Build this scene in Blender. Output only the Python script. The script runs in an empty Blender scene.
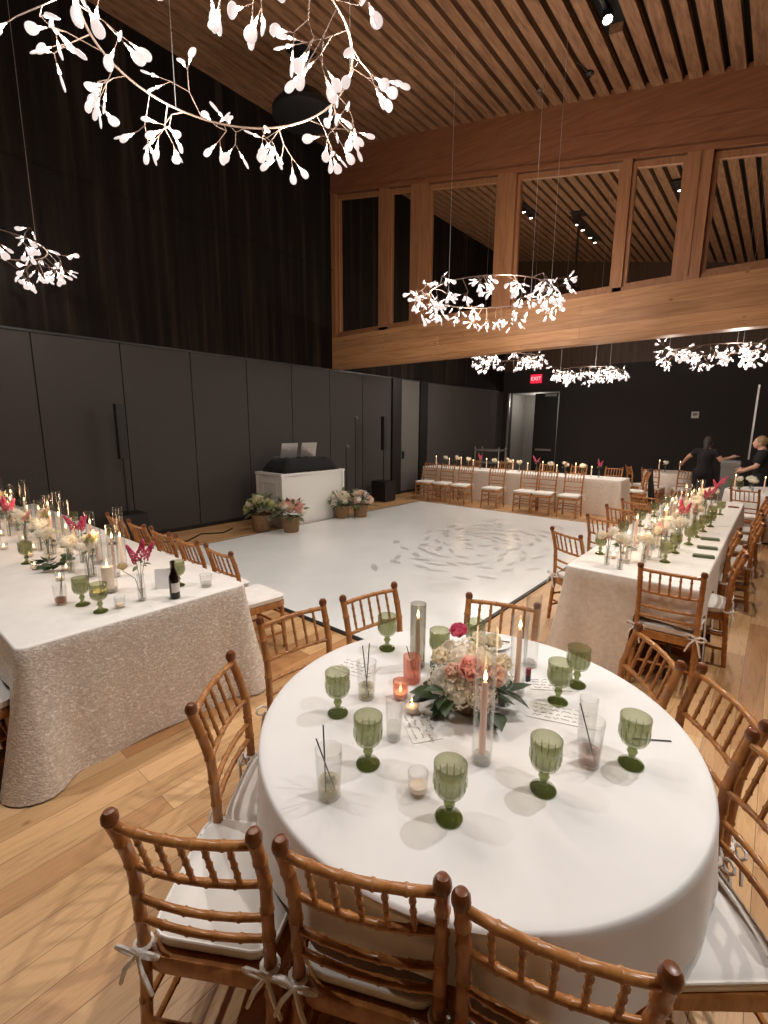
import bpy, math, random
from mathutils import Vector, Matrix, Euler
SC = bpy.context.scene
COL = SC.collection
PI = math.pi
def R(d): return math.radians(d)

# ------------------------------------------------------------------ camera
CAM_H = 1.83
yaw, pitch, roll = 0.69725, 0.18306, 0.00672
f_ = Vector((-math.sin(yaw)*math.cos(pitch), math.cos(yaw)*math.cos(pitch), -math.sin(pitch)))
r_ = Vector((math.cos(yaw), math.sin(yaw), 0)); u_ = r_.cross(f_)
r2 = math.cos(roll)*r_ + math.sin(roll)*u_; u2 = -math.sin(roll)*r_ + math.cos(roll)*u_
cd = bpy.data.cameras.new('camera'); cam = bpy.data.objects.new('camera', cd); COL.objects.link(cam)
M4 = Matrix((r2, u2, -f_)).transposed().to_4x4(); M4.translation = (0, 0, CAM_H); cam.matrix_world = M4
cd.sensor_fit = 'HORIZONTAL'; cd.sensor_width = 36.0; cd.lens = 465.9/768*36; cd.clip_start = 0.02; cd.clip_end = 100
SC.camera = cam
# ------------------------------------------------------------------ world, exposure
w = bpy.data.worlds.new('world'); SC.world = w; w.use_nodes = True
w.node_tree.nodes['Background'].inputs[0].default_value = (1.0, 0.86, 0.72, 1)
w.node_tree.nodes['Background'].inputs[1].default_value = 0.30
SC.view_settings.view_transform = 'Standard'; SC.view_settings.look = 'None'
SC.view_settings.exposure = 0.0; SC.view_settings.gamma = 1.0; SC.view_settings.use_curve_mapping = False
SC.cycles.use_denoising = True
SC.cycles.max_bounces = 8; SC.cycles.transparent_max_bounces = 24; SC.cycles.sample_clamp_indirect = 4.0
SC.cycles.caustics_reflective = False; SC.cycles.caustics_refractive = False
# light levels
CH_W = dict(near=40, mid=34, left=14, far=48)         # watts per point light on each chandelier ring
SPOTS = [((0.35, 3.6, 5.55), (-0.75, 1.5, 0.8), 380, 62, (1.0, .955, .91)),  # unseen fill spots added without fixtures, except the one in the ceiling slot
         ((1.9, 1.6, 5.2), (-0.4, 0.9, 0.5), 270, 75, (1.0, .955, .91)),
         ((1.4, 4.6, 5.3), (0.25, 3.4, 0.0), 420, 60, (1.0, .92, .82)),  # added to brighten the floor on the right
         ((-0.2, 6.4, 5.65), (-0.8, 5.9, 0.8), 330, 70, (1.0, .90, .80)),
         ((-1.99, 6.10, 6.19), (-3.9, 5.6, 0.0), 1450, 85, (1.0, .95, .90)),  # the visible spotlight in the ceiling slot
         ((-4.3, -0.5, 6.4), (-3.6, 1.2, 0.6), 480, 75, (1.0, .955, .91)),
         ((-3.0, 8.9, 6.2), (-4.4, 10.4, 0.6), 220, 60, (1.0, .90, .80)),
         ((-4.6, 6.5, 6.55), (-6.4, 5.7, 0.6), 200, 50, (1.0, .90, .80))]
for i, (p, t, W, ang, c) in enumerate(SPOTS):
    ld = bpy.data.lights.new('slot_and_fill_spot', 'SPOT'); ld.energy = W; ld.spot_size = R(ang); ld.spot_blend = .8
    ld.color = c; ld.shadow_soft_size = .045
    lo = bpy.data.objects.new('slot_and_fill_spot', ld); COL.objects.link(lo); lo.location = p
    lo.rotation_euler = (Vector(t)-Vector(p)).to_track_quat('-Z', 'Y').to_euler()

# ------------------------------------------------------------------ materials
def mat(name, col=(.8,.8,.8), rough=.5, metal=0.0, spec=None, emit=None, es=0, build=None, trans=0, sheen=0, coat=0):
    m = bpy.data.materials.new(name); m.use_nodes = True
    b = m.node_tree.nodes['Principled BSDF']
    b.inputs['Base Color'].default_value = (*col, 1); b.inputs['Roughness'].default_value = rough
    b.inputs['Metallic'].default_value = metal
    if spec is not None: b.inputs['Specular IOR Level'].default_value = spec
    if emit: b.inputs['Emission Color'].default_value = (*emit, 1); b.inputs['Emission Strength'].default_value = es
    if sheen: b.inputs['Sheen Weight'].default_value = sheen
    if coat: b.inputs['Coat Weight'].default_value = coat; b.inputs['Coat Roughness'].default_value = .12
    if build: build(m.node_tree, b)
    return m
def N(nt, t, **k):
    n = nt.nodes.new(t)
    for a, v in k.items(): setattr(n, a, v)
    return n
def ramp(nt, stops):
    r = N(nt, 'ShaderNodeValToRGB'); e = r.color_ramp.elements
    while len(e) > 1: e.remove(e[-1])
    e[0].position = stops[0][0]; e[0].color = (*stops[0][1], 1)
    for p, c in stops[1:]:
        q = e.new(p); q.color = (*c, 1)
    return r
def coords(nt, scale=(1,1,1), rot=(0,0,0), kind='Object'):
    tc = N(nt, 'ShaderNodeTexCoord'); mp = N(nt, 'ShaderNodeMapping')
    mp.inputs['Scale'].default_value = scale; mp.inputs['Rotation'].default_value = rot
    nt.links.new(tc.outputs[kind], mp.inputs[0]); return mp.outputs[0]
def noise(nt, vec, scale, detail=4, rough=.55, dist=0):
    n = N(nt, 'ShaderNodeTexNoise'); n.inputs['Scale'].default_value = scale; n.inputs['Detail'].default_value = detail
    n.inputs['Roughness'].default_value = rough; n.inputs['Distortion'].default_value = dist
    nt.links.new(vec, n.inputs['Vector']); return n.outputs['Fac']
def bump(nt, b, h, strength=.3, dist=.01):
    bn = N(nt, 'ShaderNodeBump'); bn.inputs['Strength'].default_value = strength; bn.inputs['Distance'].default_value = dist
    nt.links.new(h, bn.inputs['Height']); nt.links.new(bn.outputs[0], b.inputs['Normal'])
def grain(stretch, scale, stops, bstr=.15, rot=(0,0,0), bd=.003):
    def f(nt, b):
        v = coords(nt, stretch, rot); n = noise(nt, v, scale, 6, .6, .6)
        r = ramp(nt, stops); nt.links.new(n, r.inputs[0]); nt.links.new(r.outputs[0], b.inputs['Base Color'])
        if bstr: bump(nt, b, n, bstr, bd)
    return f
def floor_nodes(nt, b):
    v = coords(nt, (1,1,1), (0,0,PI/2))
    br = N(nt, 'ShaderNodeTexBrick'); br.offset = .37; br.offset_frequency = 2; br.squash = 1
    nt.links.new(v, br.inputs['Vector'])
    br.inputs['Color1'].default_value = (0,0,0,1); br.inputs['Color2'].default_value = (1,1,1,1)
    br.inputs['Mortar'].default_value = (.5,.5,.5,1)
    br.inputs['Scale'].default_value = 1; br.inputs['Mortar Size'].default_value = .0012
    br.inputs['Brick Width'].default_value = 2.3; br.inputs['Row Height'].default_value = .135
    r = ramp(nt, [(0, (.44,.22,.09)), (.25, (.56,.34,.16)), (.55, (.64,.39,.185)), (.8,(.70,.45,.23)), (1, (.50,.25,.10))])
    nt.links.new(br.outputs['Color'], r.inputs[0])
    v2 = coords(nt, (14,1.1,1)); n = noise(nt, v2, 2.2, 6, .6, 1.2)
    r2 = ramp(nt, [(.3,(.62,.55,.5)), (.52,(1,1,1)), (.72,(.80,.74,.68))]); nt.links.new(n, r2.inputs[0])
    mx = N(nt, 'ShaderNodeMixRGB', blend_type='MULTIPLY'); mx.inputs[0].default_value = .8
    nt.links.new(r.outputs[0], mx.inputs[1]); nt.links.new(r2.outputs[0], mx.inputs[2])
    v3 = coords(nt, (1.2,.8,1)); k = N(nt, 'ShaderNodeTexVoronoi'); k.inputs['Scale'].default_value = 2.6; nt.links.new(v3, k.inputs['Vector'])
    r3 = ramp(nt, [(0,(.25,.12,.05)), (.035,(.45,.25,.14)), (.06,(1,1,1))]); nt.links.new(k.outputs['Distance'], r3.inputs[0])
    m2 = N(nt, 'ShaderNodeMixRGB', blend_type='MULTIPLY'); m2.inputs[0].default_value = .8
    nt.links.new(mx.outputs[0], m2.inputs[1]); nt.links.new(r3.outputs[0], m2.inputs[2])
    m3 = N(nt, 'ShaderNodeMixRGB'); nt.links.new(br.outputs['Fac'], m3.inputs[0]); nt.links.new(m2.outputs[0], m3.inputs[1])
    m3.inputs[2].default_value = (.12,.06,.025,1); nt.links.new(m3.outputs[0], b.inputs['Base Color'])
    bump(nt, b, n, .06, .004)
def beam_nodes(nt, b):
    v = coords(nt, (.7,9,9)); n = noise(nt, v, 2.4, 6, .6, .6)
    r = ramp(nt, [(.25,(.34,.15,.058)), (.5,(.47,.24,.105)), (.75,(.57,.32,.16))]); nt.links.new(n, r.inputs[0])
    v2 = coords(nt, (1,1,1), (PI/2,0,0)); br = N(nt, 'ShaderNodeTexBrick'); nt.links.new(v2, br.inputs['Vector'])
    br.inputs['Color1'].default_value = (.80,.76,.74,1); br.inputs['Color2'].default_value = (1.1,1.08,1.05,1); br.inputs['Mortar'].default_value = (.5,.4,.34,1)
    br.inputs['Scale'].default_value = 1; br.inputs['Mortar Size'].default_value = .003; br.inputs['Brick Width'].default_value = 5; br.inputs['Row Height'].default_value = .165
    mx = N(nt, 'ShaderNodeMixRGB', blend_type='MULTIPLY'); mx.inputs[0].default_value = .8; nt.links.new(r.outputs[0], mx.inputs[1]); nt.links.new(br.outputs['Color'], mx.inputs[2])
    v3 = coords(nt, (1.3,1,2.6)); k = N(nt, 'ShaderNodeTexVoronoi'); k.inputs['Scale'].default_value = 2.0; nt.links.new(v3, k.inputs['Vector'])
    r3 = ramp(nt, [(0,(.30,.18,.12)), (.045,(.55,.4,.3)), (.09,(1,1,1))]); nt.links.new(k.outputs['Distance'], r3.inputs[0])
    m2 = N(nt, 'ShaderNodeMixRGB', blend_type='MULTIPLY'); m2.inputs[0].default_value = .85
    nt.links.new(mx.outputs[0], m2.inputs[1]); nt.links.new(r3.outputs[0], m2.inputs[2]); nt.links.new(m2.outputs[0], b.inputs['Base Color'])
def cladding_nodes(nt, b):
    v = coords(nt, (1, 7.0, .22)); n = noise(nt, v, 1.0, 5, .6)
    r = ramp(nt, [(.34,(.005,.0036,.003)), (.55,(.012,.008,.0058)), (.74,(.040,.026,.016))]); nt.links.new(n, r.inputs[0])
    nt.links.new(r.outputs[0], b.inputs['Base Color'])
def fabric_nodes(c1, c2, scale, bs, bd=.002):
    def f(nt, b):
        v = coords(nt); n = noise(nt, v, scale, 3, .6)
        r = ramp(nt, [(.35,c1), (.65,c2)]); nt.links.new(n, r.inputs[0]); nt.links.new(r.outputs[0], b.inputs['Base Color'])
        bump(nt, b, n, bs, bd)
    return f
def sequin_nodes(nt, b):
    v = coords(nt, (1,1,1.6)); vo = N(nt, 'ShaderNodeTexVoronoi'); vo.inputs['Scale'].default_value = 70
    nt.links.new(v, vo.inputs['Vector'])
    n = noise(nt, v, 46, 4, .65, .8)
    r = ramp(nt, [(.38,(.58,.50,.43)), (.54,(.70,.63,.555)), (.64,(.92,.88,.82))]); nt.links.new(n, r.inputs[0])
    nt.links.new(r.outputs[0], b.inputs['Base Color'])
    ad = N(nt, 'ShaderNodeMath', operation='ADD'); nt.links.new(vo.outputs['Distance'], ad.inputs[0]); nt.links.new(n, ad.inputs[1])
    bump(nt, b, ad.outputs[0], .5, .004)
def glass_mat(name, tint, rough=.02, fres=1.45, body=0.0, bodycol=None):
    m = bpy.data.materials.new(name); m.use_nodes = True; nt = m.node_tree
    nt.nodes.remove(nt.nodes['Principled BSDF']); out = nt.nodes['Material Output']
    tr = N(nt, 'ShaderNodeBsdfTransparent'); tr.inputs[0].default_value = (*tint, 1)
    gl = N(nt, 'ShaderNodeBsdfGlossy'); gl.inputs['Roughness'].default_value = rough
    lw_ = N(nt, 'ShaderNodeLayerWeight'); lw_.inputs[0].default_value = .5
    pw = N(nt, 'ShaderNodeMath', operation='POWER'); nt.links.new(lw_.outputs['Facing'], pw.inputs[0]); pw.inputs[1].default_value = 2.6
    fr = N(nt, 'ShaderNodeMath', operation='MULTIPLY_ADD'); nt.links.new(pw.outputs[0], fr.inputs[0]); fr.inputs[1].default_value = .66*(fres-1)/.45; fr.inputs[2].default_value = .035
    mx = N(nt, 'ShaderNodeMixShader'); nt.links.new(fr.outputs[0], mx.inputs[0])
    first = tr.outputs[0]
    if body:
        tl = N(nt, 'ShaderNodeBsdfTranslucent'); df = N(nt, 'ShaderNodeBsdfDiffuse')
        tl.inputs[0].default_value = (*bodycol, 1); df.inputs[0].default_value = (*bodycol, 1)
        a = N(nt, 'ShaderNodeMixShader'); a.inputs[0].default_value = .5; nt.links.new(tl.outputs[0], a.inputs[1]); nt.links.new(df.outputs[0], a.inputs[2])
        b = N(nt, 'ShaderNodeMixShader'); b.inputs[0].default_value = body; nt.links.new(tr.outputs[0], b.inputs[1]); nt.links.new(a.outputs[0], b.inputs[2])
        first = b.outputs[0]
    nt.links.new(first, mx.inputs[1]); nt.links.new(gl.outputs[0], mx.inputs[2]); nt.links.new(mx.outputs[0], out.inputs[0])
    return m
def glow(name, col, s, rim=None):
    m = mat(name, col, .4, emit=col, es=s); m.cycles.emission_sampling = 'NONE'; return m

MT = {}
MT['floor'] = mat('floor_wood', rough=.42, build=floor_nodes)
MT['slat'] = mat('ceiling_slat_wood', rough=.75, build=grain((9,1.2,9), 2.5, [(.3,(.13,.058,.026)), (.5,(.24,.115,.053)), (.7,(.33,.172,.085))], .5, bd=.006))
MT['deck'] = mat('ceiling_dark_felt', (.006,.005,.005), .95)
MT['clad'] = mat('charred_cladding', rough=.8, spec=.15, build=cladding_nodes)
MT['darkwall'] = mat('dark_wall_paint', (.020,.016,.015), .8)
MT['panel'] = mat('charcoal_felt_panel', rough=.9, build=fabric_nodes((.046,.041,.039), (.066,.060,.057), 180, .25))
MT['doorgrey'] = mat('grey_door_paint', (.13,.125,.115), .6)
MT['corr'] = mat('corridor_paint', (.30,.29,.27), .7)
MT['black'] = mat('black_metal', (.012,.011,.011), .45)
MT['blackcloth'] = mat('black_cloth', (.010,.009,.010), .95)
MT['beam'] = mat('fir_beam', rough=.55, build=beam_nodes)
MT['beamtop'] = mat('red_fir_beam', rough=.5, build=grain((.7,9,9), 2.2, [(.25,(.17,.060,.024)), (.5,(.24,.090,.038)), (.75,(.30,.125,.055))], .1))
MT['frame'] = mat('window_frame_fir', rough=.5, build=grain((9,9,.7), 2.4, [(.25,(.22,.090,.036)), (.5,(.31,.135,.058)), (.75,(.38,.18,.085))], .1))
MT['pane'] = glass_mat('window_glass', (.86,.84,.80), .01, 1.5)
MT['dance'] = mat('white_vinyl_floor', rough=.22, spec=.45, build=fabric_nodes((.79,.815,.81), (.84,.86,.85), 1.3, .01))
MT['leafprint'] = mat('grey_leaf_print', (.52,.525,.51), .3)
MT['edge'] = mat('black_edge', (.012,.011,.011), .5)
MT['chair'] = mat('fruitwood', rough=.27, spec=.55, build=grain((6,6,2), 5, [(.3,(.29,.105,.028)), (.55,(.43,.180,.052)), (.8,(.53,.25,.082))], .03))
MT['chaird'] = mat('fruitwood_dark', (.16,.05,.015), .3)
MT['cushion'] = mat('ivory_cushion', rough=.85, build=fabric_nodes((.78,.75,.70), (.84,.81,.77), 9, .12, .006))
MT['ribbon'] = mat('white_ribbon', (.82,.79,.74), .7)
MT['cloth'] = mat('white_satin_cloth', rough=.55, sheen=.2, build=fabric_nodes((.74,.73,.715), (.78,.77,.755), 3.2, .30, .012))
MT['cloth2'] = mat('ivory_runner_cloth', rough=.6, sheen=.2, build=fabric_nodes((.78,.75,.71), (.84,.815,.78), 5, .25, .012))
MT['sequin'] = mat('beige_sequin_cloth', rough=.42, build=sequin_nodes)
MT['beige'] = mat('beige_satin_cloth', rough=.5, sheen=.2, build=fabric_nodes((.66,.58,.50), (.76,.68,.60), 30, .35, .006))
MT['tablewood'] = mat('plywood', (.40,.28,.16), .6)
MT['green'] = glass_mat('green_glass', (.81,.82,.69), .04, 1.5, .13, (.34,.36,.20))
MT['greend'] = glass_mat('green_glass_thick', (.56,.60,.38), .04, 1.5, .24, (.20,.23,.08))
MT['clear'] = glass_mat('clear_glass', (.975,.975,.97), .02, 1.40)
MT['clearthick'] = glass_mat('clear_glass_base', (.90,.90,.88), .03, 1.5, .08, (.6,.6,.58))
MT['smoke'] = glass_mat('smoked_glass', (.80,.785,.75), .03, 1.45)
MT['coral'] = glass_mat('coral_glass', (1,.76,.68), .05, 1.45, .24, (.93,.53,.43))
MT['water'] = glass_mat('water', (.94,.945,.92), .01, 1.33, .05, (.7,.7,.65))
MT['amber'] = glass_mat('amber_drink', (.75,.45,.20), .01, 1.33, .3, (.5,.22,.06))
MT['pale'] = glass_mat('pale_drink', (.92,.88,.74), .01, 1.33, .09, (.7,.6,.38))
MT['pinkdrink'] = glass_mat('pinkish_drink', (.88,.76,.72), .01, 1.33, .15, (.75,.55,.5))
MT['bottle'] = glass_mat('brown_bottle_glass', (.10,.035,.01), .05, 1.5, .5, (.035,.012,.006))
MT['wax'] = mat('ivory_wax', (.86,.72,.58), .5, emit=(1,.62,.36), es=.12)
MT['wax'].cycles.emission_sampling = 'NONE'
MT['waxpink'] = mat('blush_wax', (.88,.60,.48), .5, emit=(1,.50,.30), es=.10); MT['waxpink'].cycles.emission_sampling = 'NONE'
MT['flame'] = glow('candle_flame', (1.0,.70,.32), 9)
MT['straw'] = mat('black_straw', (.015,.014,.014), .4)
MT['paper'] = mat('white_card', (.80,.78,.75), .7)
MT['ink'] = mat('grey_ink', (.12,.11,.11), .7)
MT['plate'] = mat('white_porcelain', (.82,.80,.77), .25)
MT['steel'] = mat('steel', (.45,.44,.42), .3, 1.0)
MT['napkin'] = mat('green_napkin', (.14,.17,.10), .85)
MT['redwax'] = mat('dark_red_lipstick', (.20,.02,.03), .4)
MT['leafg'] = mat('dark_green_leaf', rough=.5, build=fabric_nodes((.012,.032,.011), (.04,.07,.022), 14, .1))
MT['leafs'] = mat('sage_leaf', rough=.6, build=fabric_nodes((.09,.13,.06), (.20,.24,.13), 12, .1))
MT['stem'] = mat('green_stem', (.11,.15,.05), .6)
MT['twig'] = mat('dark_stem', (.05,.045,.025), .6)
def petal(name, c, c2):
    m = bpy.data.materials.new(name); m.use_nodes = True; nt = m.node_tree; nt.nodes.remove(nt.nodes['Principled BSDF'])
    n = noise(nt, coords(nt), 22, 3, .6); r = ramp(nt, [(.35,c), (.65,c2)]); nt.links.new(n, r.inputs[0])
    d = N(nt, 'ShaderNodeBsdfDiffuse'); t = N(nt, 'ShaderNodeBsdfTranslucent'); mx = N(nt, 'ShaderNodeMixShader'); mx.inputs[0].default_value = .42
    for q in (d, t): nt.links.new(r.outputs[0], q.inputs[0])
    nt.links.new(d.outputs[0], mx.inputs[1]); nt.links.new(t.outputs[0], mx.inputs[2]); nt.links.new(mx.outputs[0], nt.nodes['Material Output'].inputs[0]); return m
MT['hotpink'] = petal('hot_pink_petal', (.70,.10,.22), (.88,.28,.42))
MT['peach'] = petal('peach_petal', (.93,.56,.50), (.97,.72,.66))
MT['blush'] = petal('blush_petal', (.95,.72,.60), (.97,.82,.72))
MT['cream'] = petal('cream_petal', (.94,.86,.68), (.97,.92,.80))
MT['white'] = petal('white_petal', (.93,.89,.78), (.97,.94,.87))
MT['yellow'] = petal('yellow_petal', (.88,.74,.42), (.93,.83,.58))
MT['limegreen'] = petal('lime_petal', (.50,.52,.22), (.68,.68,.36))
MT['wicker'] = mat('wicker', rough=.8, build=grain((20,20,60), 2, [(.35,(.13,.07,.03)), (.65,(.36,.22,.11))], .8, bd=.01))
MT['booth'] = mat('white_laminate', (.74,.73,.70), .4)
MT['alum'] = mat('brushed_aluminium', (.55,.54,.53), .35, .8)
MT['screen'] = mat('white_logo', (.8,.8,.8), .4)
MT['ring'] = mat('nickel_ring', (.16,.11,.085), .5, .3)
MT['lens'] = mat('lens_disc', (.12,.10,.10), .3, emit=(1,.84,.79), es=.80); MT['lens'].cycles.emission_sampling = 'NONE'
MT['led'] = glow('led_core', (1.0,.90,.84), 9)
MT['socket'] = mat('lamp_socket', (.75,.60,.52), .35, .3, emit=(1,.8,.7), es=.6); MT['socket'].cycles.emission_sampling = 'NONE'
MT['spotlens'] = glow('spot_lens', (1,.97,.92), 25)
MT['exit'] = glow('exit_red', (1.0,.02,.06), 1.1)
MT['exitw'] = glow('exit_letters', (1.0,.55,.55), 1.2)
MT['skin'] = mat('skin', (.55,.31,.22), .55)
MT['hairdark'] = mat('dark_hair', (.028,.020,.017), .7)
MT['hairbrown'] = mat('brown_hair', (.26,.17,.08), .5)
MT['grey'] = mat('grey_plastic', (.16,.155,.15), .6)
MT['whitepl'] = mat('white_plastic', (.6,.6,.58), .5)

# ------------------------------------------------------------------ mesh builder
class MB:
    def __init__(s): s.v = []; s.f = []; s.m = []
    def add(s, vs, fs, mi=0, M=None):
        o = len(s.v)
        for p in vs:
            p = Vector(p)
            if M is not None: p = M @ p
            s.v.append(p)
        for q in fs: s.f.append([i+o for i in q]); s.m.append(mi)
        return s
    def box(s, x0, x1, y0, y1, z0, z1, mi=0, M=None):
        vs = [(x,y,z) for z in (z0,z1) for y in (y0,y1) for x in (x0,x1)]
        return s.add(vs, [(0,2,3,1),(4,5,7,6),(0,1,5,4),(2,6,7,3),(0,4,6,2),(1,3,7,5)], mi, M)
    def prism(s, pts, y0, y1, mi=0, M=None):       # pts in xz, extruded in y
        n = len(pts); vs = [(x,y0,z) for x,z in pts]+[(x,y1,z) for x,z in pts]
        fs = [tuple(range(n)), tuple(range(2*n-1, n-1, -1))]+[(i, i+n, (i+1)%n+n, (i+1)%n) for i in range(n)]
        return s.add(vs, fs, mi, M)
    def tube(s, path, rad, n=8, mi=0, M=None, cap=True):
        P = [Vector(p) for p in path]; k = len(P)
        rs = rad if isinstance(rad, (list, tuple)) else [rad]*k
        t0 = (P[1]-P[0]).normalized(); a = t0.orthogonal().normalized(); vs = []
        for i in range(k):
            t = (P[min(i+1,k-1)]-P[max(i-1,0)])
            t = t.normalized() if t.length > 1e-9 else t0
            a = (a - t*a.dot(t)); a = a.normalized() if a.length > 1e-6 else t.orthogonal().normalized()
            b = t.cross(a)
            for j in range(n):
                q = 2*PI*j/n; vs.append(P[i]+(a*math.cos(q)+b*math.sin(q))*rs[i])
        fs = [(i*n+j, i*n+(j+1)%n, (i+1)*n+(j+1)%n, (i+1)*n+j) for i in range(k-1) for j in range(n)]
        if cap: fs += [tuple(range(n-1,-1,-1)), tuple((k-1)*n+j for j in range(n))]
        return s.add(vs, fs, mi, M)
    def lathe(s, prof, n=20, mi=0, M=None):
        vs = []; idx = []
        for r, z in prof:
            if r < 1e-6: idx.append([len(vs)]*n); vs.append((0,0,z))
            else:
                idx.append([len(vs)+j for j in range(n)])
                vs += [(r*math.cos(2*PI*j/n), r*math.sin(2*PI*j/n), z) for j in range(n)]
        fs = []
        for i in range(len(prof)-1):
            for j in range(n):
                q = [idx[i][j], idx[i][(j+1)%n], idx[i+1][(j+1)%n], idx[i+1][j]]
                q = list(dict.fromkeys(q))
                if len(q) > 2: fs.append(tuple(q))
        return s.add(vs, fs, mi, M)
    def ell(s, c, r, n=12, k=8, mi=0, M=None):
        pr = [(max(0, math.sin(PI*i/k)), -math.cos(PI*i/k)) for i in range(k+1)]; pr[0] = (0,-1); pr[-1] = (0,1)
        r = r if isinstance(r, (list, tuple)) else (r,r,r)
        T = Matrix.Translation(c) @ Matrix.Diagonal((*r, 1))
        return s.lathe(pr, n, mi, T if M is None else M @ T)
    def build(s, name, mats, parent=None, smooth=True, ang=40, col=True):
        me = bpy.data.meshes.new(name); me.from_pydata([tuple(v) for v in s.v], [], s.f)
        for m in (mats if isinstance(mats, (list, tuple)) else [mats]): me.materials.append(MT[m] if isinstance(m, str) else m)
        me.polygons.foreach_set('material_index', s.m)
        if smooth:
            me.polygons.foreach_set('use_smooth', [True]*len(s.f)); me.set_sharp_from_angle(angle=R(ang))
        me.update(); o = bpy.data.objects.new(name, me); COL.objects.link(o)
        if parent: o.parent = parent
        return o
def tag(o, label=None, cat=None, group=None, kind=None):
    if label: o['label'] = label
    if cat: o['category'] = cat
    if group: o['group'] = group
    if kind: o['kind'] = kind
    return o
def empty(name, loc=(0,0,0), rz=0, label=None, cat=None, group=None):
    o = bpy.data.objects.new(name, None); COL.objects.link(o); o.empty_display_size = .1
    o.location = loc; o.rotation_euler = (0,0,rz); return tag(o, label, cat, group)
def dup(o, loc=None, rz=None, label=None, group=None, parent=None, swap=None):
    c = o.copy(); COL.objects.link(c)
    if parent: c.parent = parent
    if loc is not None: c.location = loc
    if rz is not None: c.rotation_euler = (0,0,rz)
    if label: c['label'] = label
    if group: c['group'] = group
    for ch in list(KIDS.get(o.name, o.children)):
        dup(ch, parent=c)
    return c
KIDS = {}
def freeze(o):                       # remember the children of a prototype (fast look-up while copying)
    KIDS[o.name] = list(o.children)
    for c in o.children: freeze(c)
    return o
class Proto:                         # first placement uses the prototype itself, later ones copy it
    def __init__(s, root): s.root = freeze(root); s.used = False
    def put(s, loc, rz, label, group=None):
        if not s.used:
            s.used = True; o = s.root; o.location = loc; o.rotation_euler = (0,0,rz); o['label'] = label
            if group: o['group'] = group
            return o
        return dup(s.root, loc, rz, label, group)
def struct(name, mb, m, parent=None, smooth=False):
    o = mb.build(name, m, parent, smooth)
    if parent is None: o['kind'] = 'structure'
    return o
ORD = ['nearest', 'second', 'third', 'fourth', 'fifth', 'sixth', 'seventh', 'eighth', 'ninth', 'tenth', 'eleventh', 'twelfth', 'thirteenth', 'fourteenth', 'fifteenth', 'sixteenth', 'seventeenth', 'eighteenth', 'nineteenth', 'twentieth']
rnd = random.Random(7)

# ------------------------------------------------------------------ room shell
WX, BY, XR, YN = -7.85, 16.0, 5.0, -5.0
YB = 7.52
def zc(x): return 5.786 - .207*x            # underside of the ceiling slats
struct('floor', MB().box(WX-.2, XR, YN, BY+2.2, -.1, 0), 'floor')
dk = MB(); dk.prism([(WX-.1, zc(WX-.1)+.10), (XR, zc(XR)+.10), (XR, zc(XR)+.2), (WX-.1, zc(WX-.1)+.2)], YN, BY)
ceil = struct('ceiling', dk, 'deck')
sl = MB(); k = 0
REC = (-2.108, 4.75, 6.36)                  # ceiling slot where one slat is cut out for the track light
x = -0.785 + .216*26
while x > WX:
    a, b = x-.216+.036, x-.036
    if b < XR and a > WX-.05:
        a = max(a, WX)
        spans = [(YN, BY)]
        if abs((a+b)/2 - (REC[0]+.108)) < .09: spans = [(YN, REC[1]), (REC[2], BY)]
        for y0, y1 in spans:
            sl.prism([(a, zc(a)), (b, zc(b)), (b, zc(b)+.099), (a, zc(a)+.099)], y0, y1)
    x -= .216
struct('ceiling_slats', sl, 'slat', ceil)
# left wall
lw = struct('wall_left', MB().box(WX-.2, WX, YN, BY, 0, 7.6), 'darkwall')
struct('cladding', MB().box(WX, WX+.025, YN, BY, 3.06, 7.5), 'clad', lw)
struct('ledge', MB().box(WX+.025, WX+.05, YN, YB, 5.09, 5.12), 'clad', lw)
struct('reveal', MB().box(WX, WX+.05, YN, BY, 3.03, 3.06), 'black', lw)
ys = [YN, -4.6, -3.5, -2.4, -1.3, -.2, .86, 1.963, 3.079, 4.19, 5.286, 6.348, 7.42, 8.5, 9.6]
for a, b in zip(ys[:-1], ys[1:]):
    struct('wall_panel', MB().box(WX, WX+.03, a+.008, b-.008, .06, 3.03), 'panel', lw)
pd = struct('door_panel', MB().box(WX, WX+.03, 9.99, 10.83, .06, 3.03), 'doorgrey', lw)
h = MB().box(WX+.03, WX+.07, 10.08, 10.14, .95, 1.15); struct('pull', h, 'black', pd)
struct('wall_panel', MB().box(WX, WX+.03, 11.2, BY, .06, 3.03), 'panel', lw)
for a, b in ((9.6, 9.99), (10.83, 11.2)): struct('jamb', MB().box(WX, WX+.08, a+.01, b-.01, 0, 3.03), 'black', lw)
struct('baseboard_left', MB().box(WX, WX+.045, YN, 9.6, 0, .06), 'black')
# back wall with the open doorway
bw = MB(); bw.box(WX-.2, -7.55, BY, BY+.2, 0, 7.6); bw.box(-5.80, XR, BY, BY+.2, 0, 7.6); bw.box(-7.55, -5.80, BY, BY+.2, 3.0, 7.6)
wb = struct('wall_back', bw, 'darkwall')
struct('cladding', MB().box(WX, XR, BY-.03, BY, 3.75, 7.4), mat('umber_cladding', rough=.6, build=grain((9,9,.5), 1.5, [(.3,(.035,.018,.009)), (.7,(.075,.040,.020))], .1)), wb)
struct('seam', MB().box(-5.62, -5.60, BY-.01, BY, 0, 3.6), 'black', wb)
cr = MB(); cr.box(-7.9, -5.5, BY+1.9, BY+2.0, 0, 3.0); cr.box(-7.9, -7.8, BY+.2, BY+1.9, 0, 3.0); cr.box(-5.5,-5.4,BY+.2,BY+1.9,0,3.0); cr.box(-7.9,-5.4,BY+.2,BY+2,3.0,3.1)
struct('wall_corridor', cr, 'corr')
cl = bpy.data.lights.new('corridor_lamp', 'POINT'); cl.energy = 22; cl.color = (1,.93,.84); cl.shadow_soft_size = .1
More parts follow.
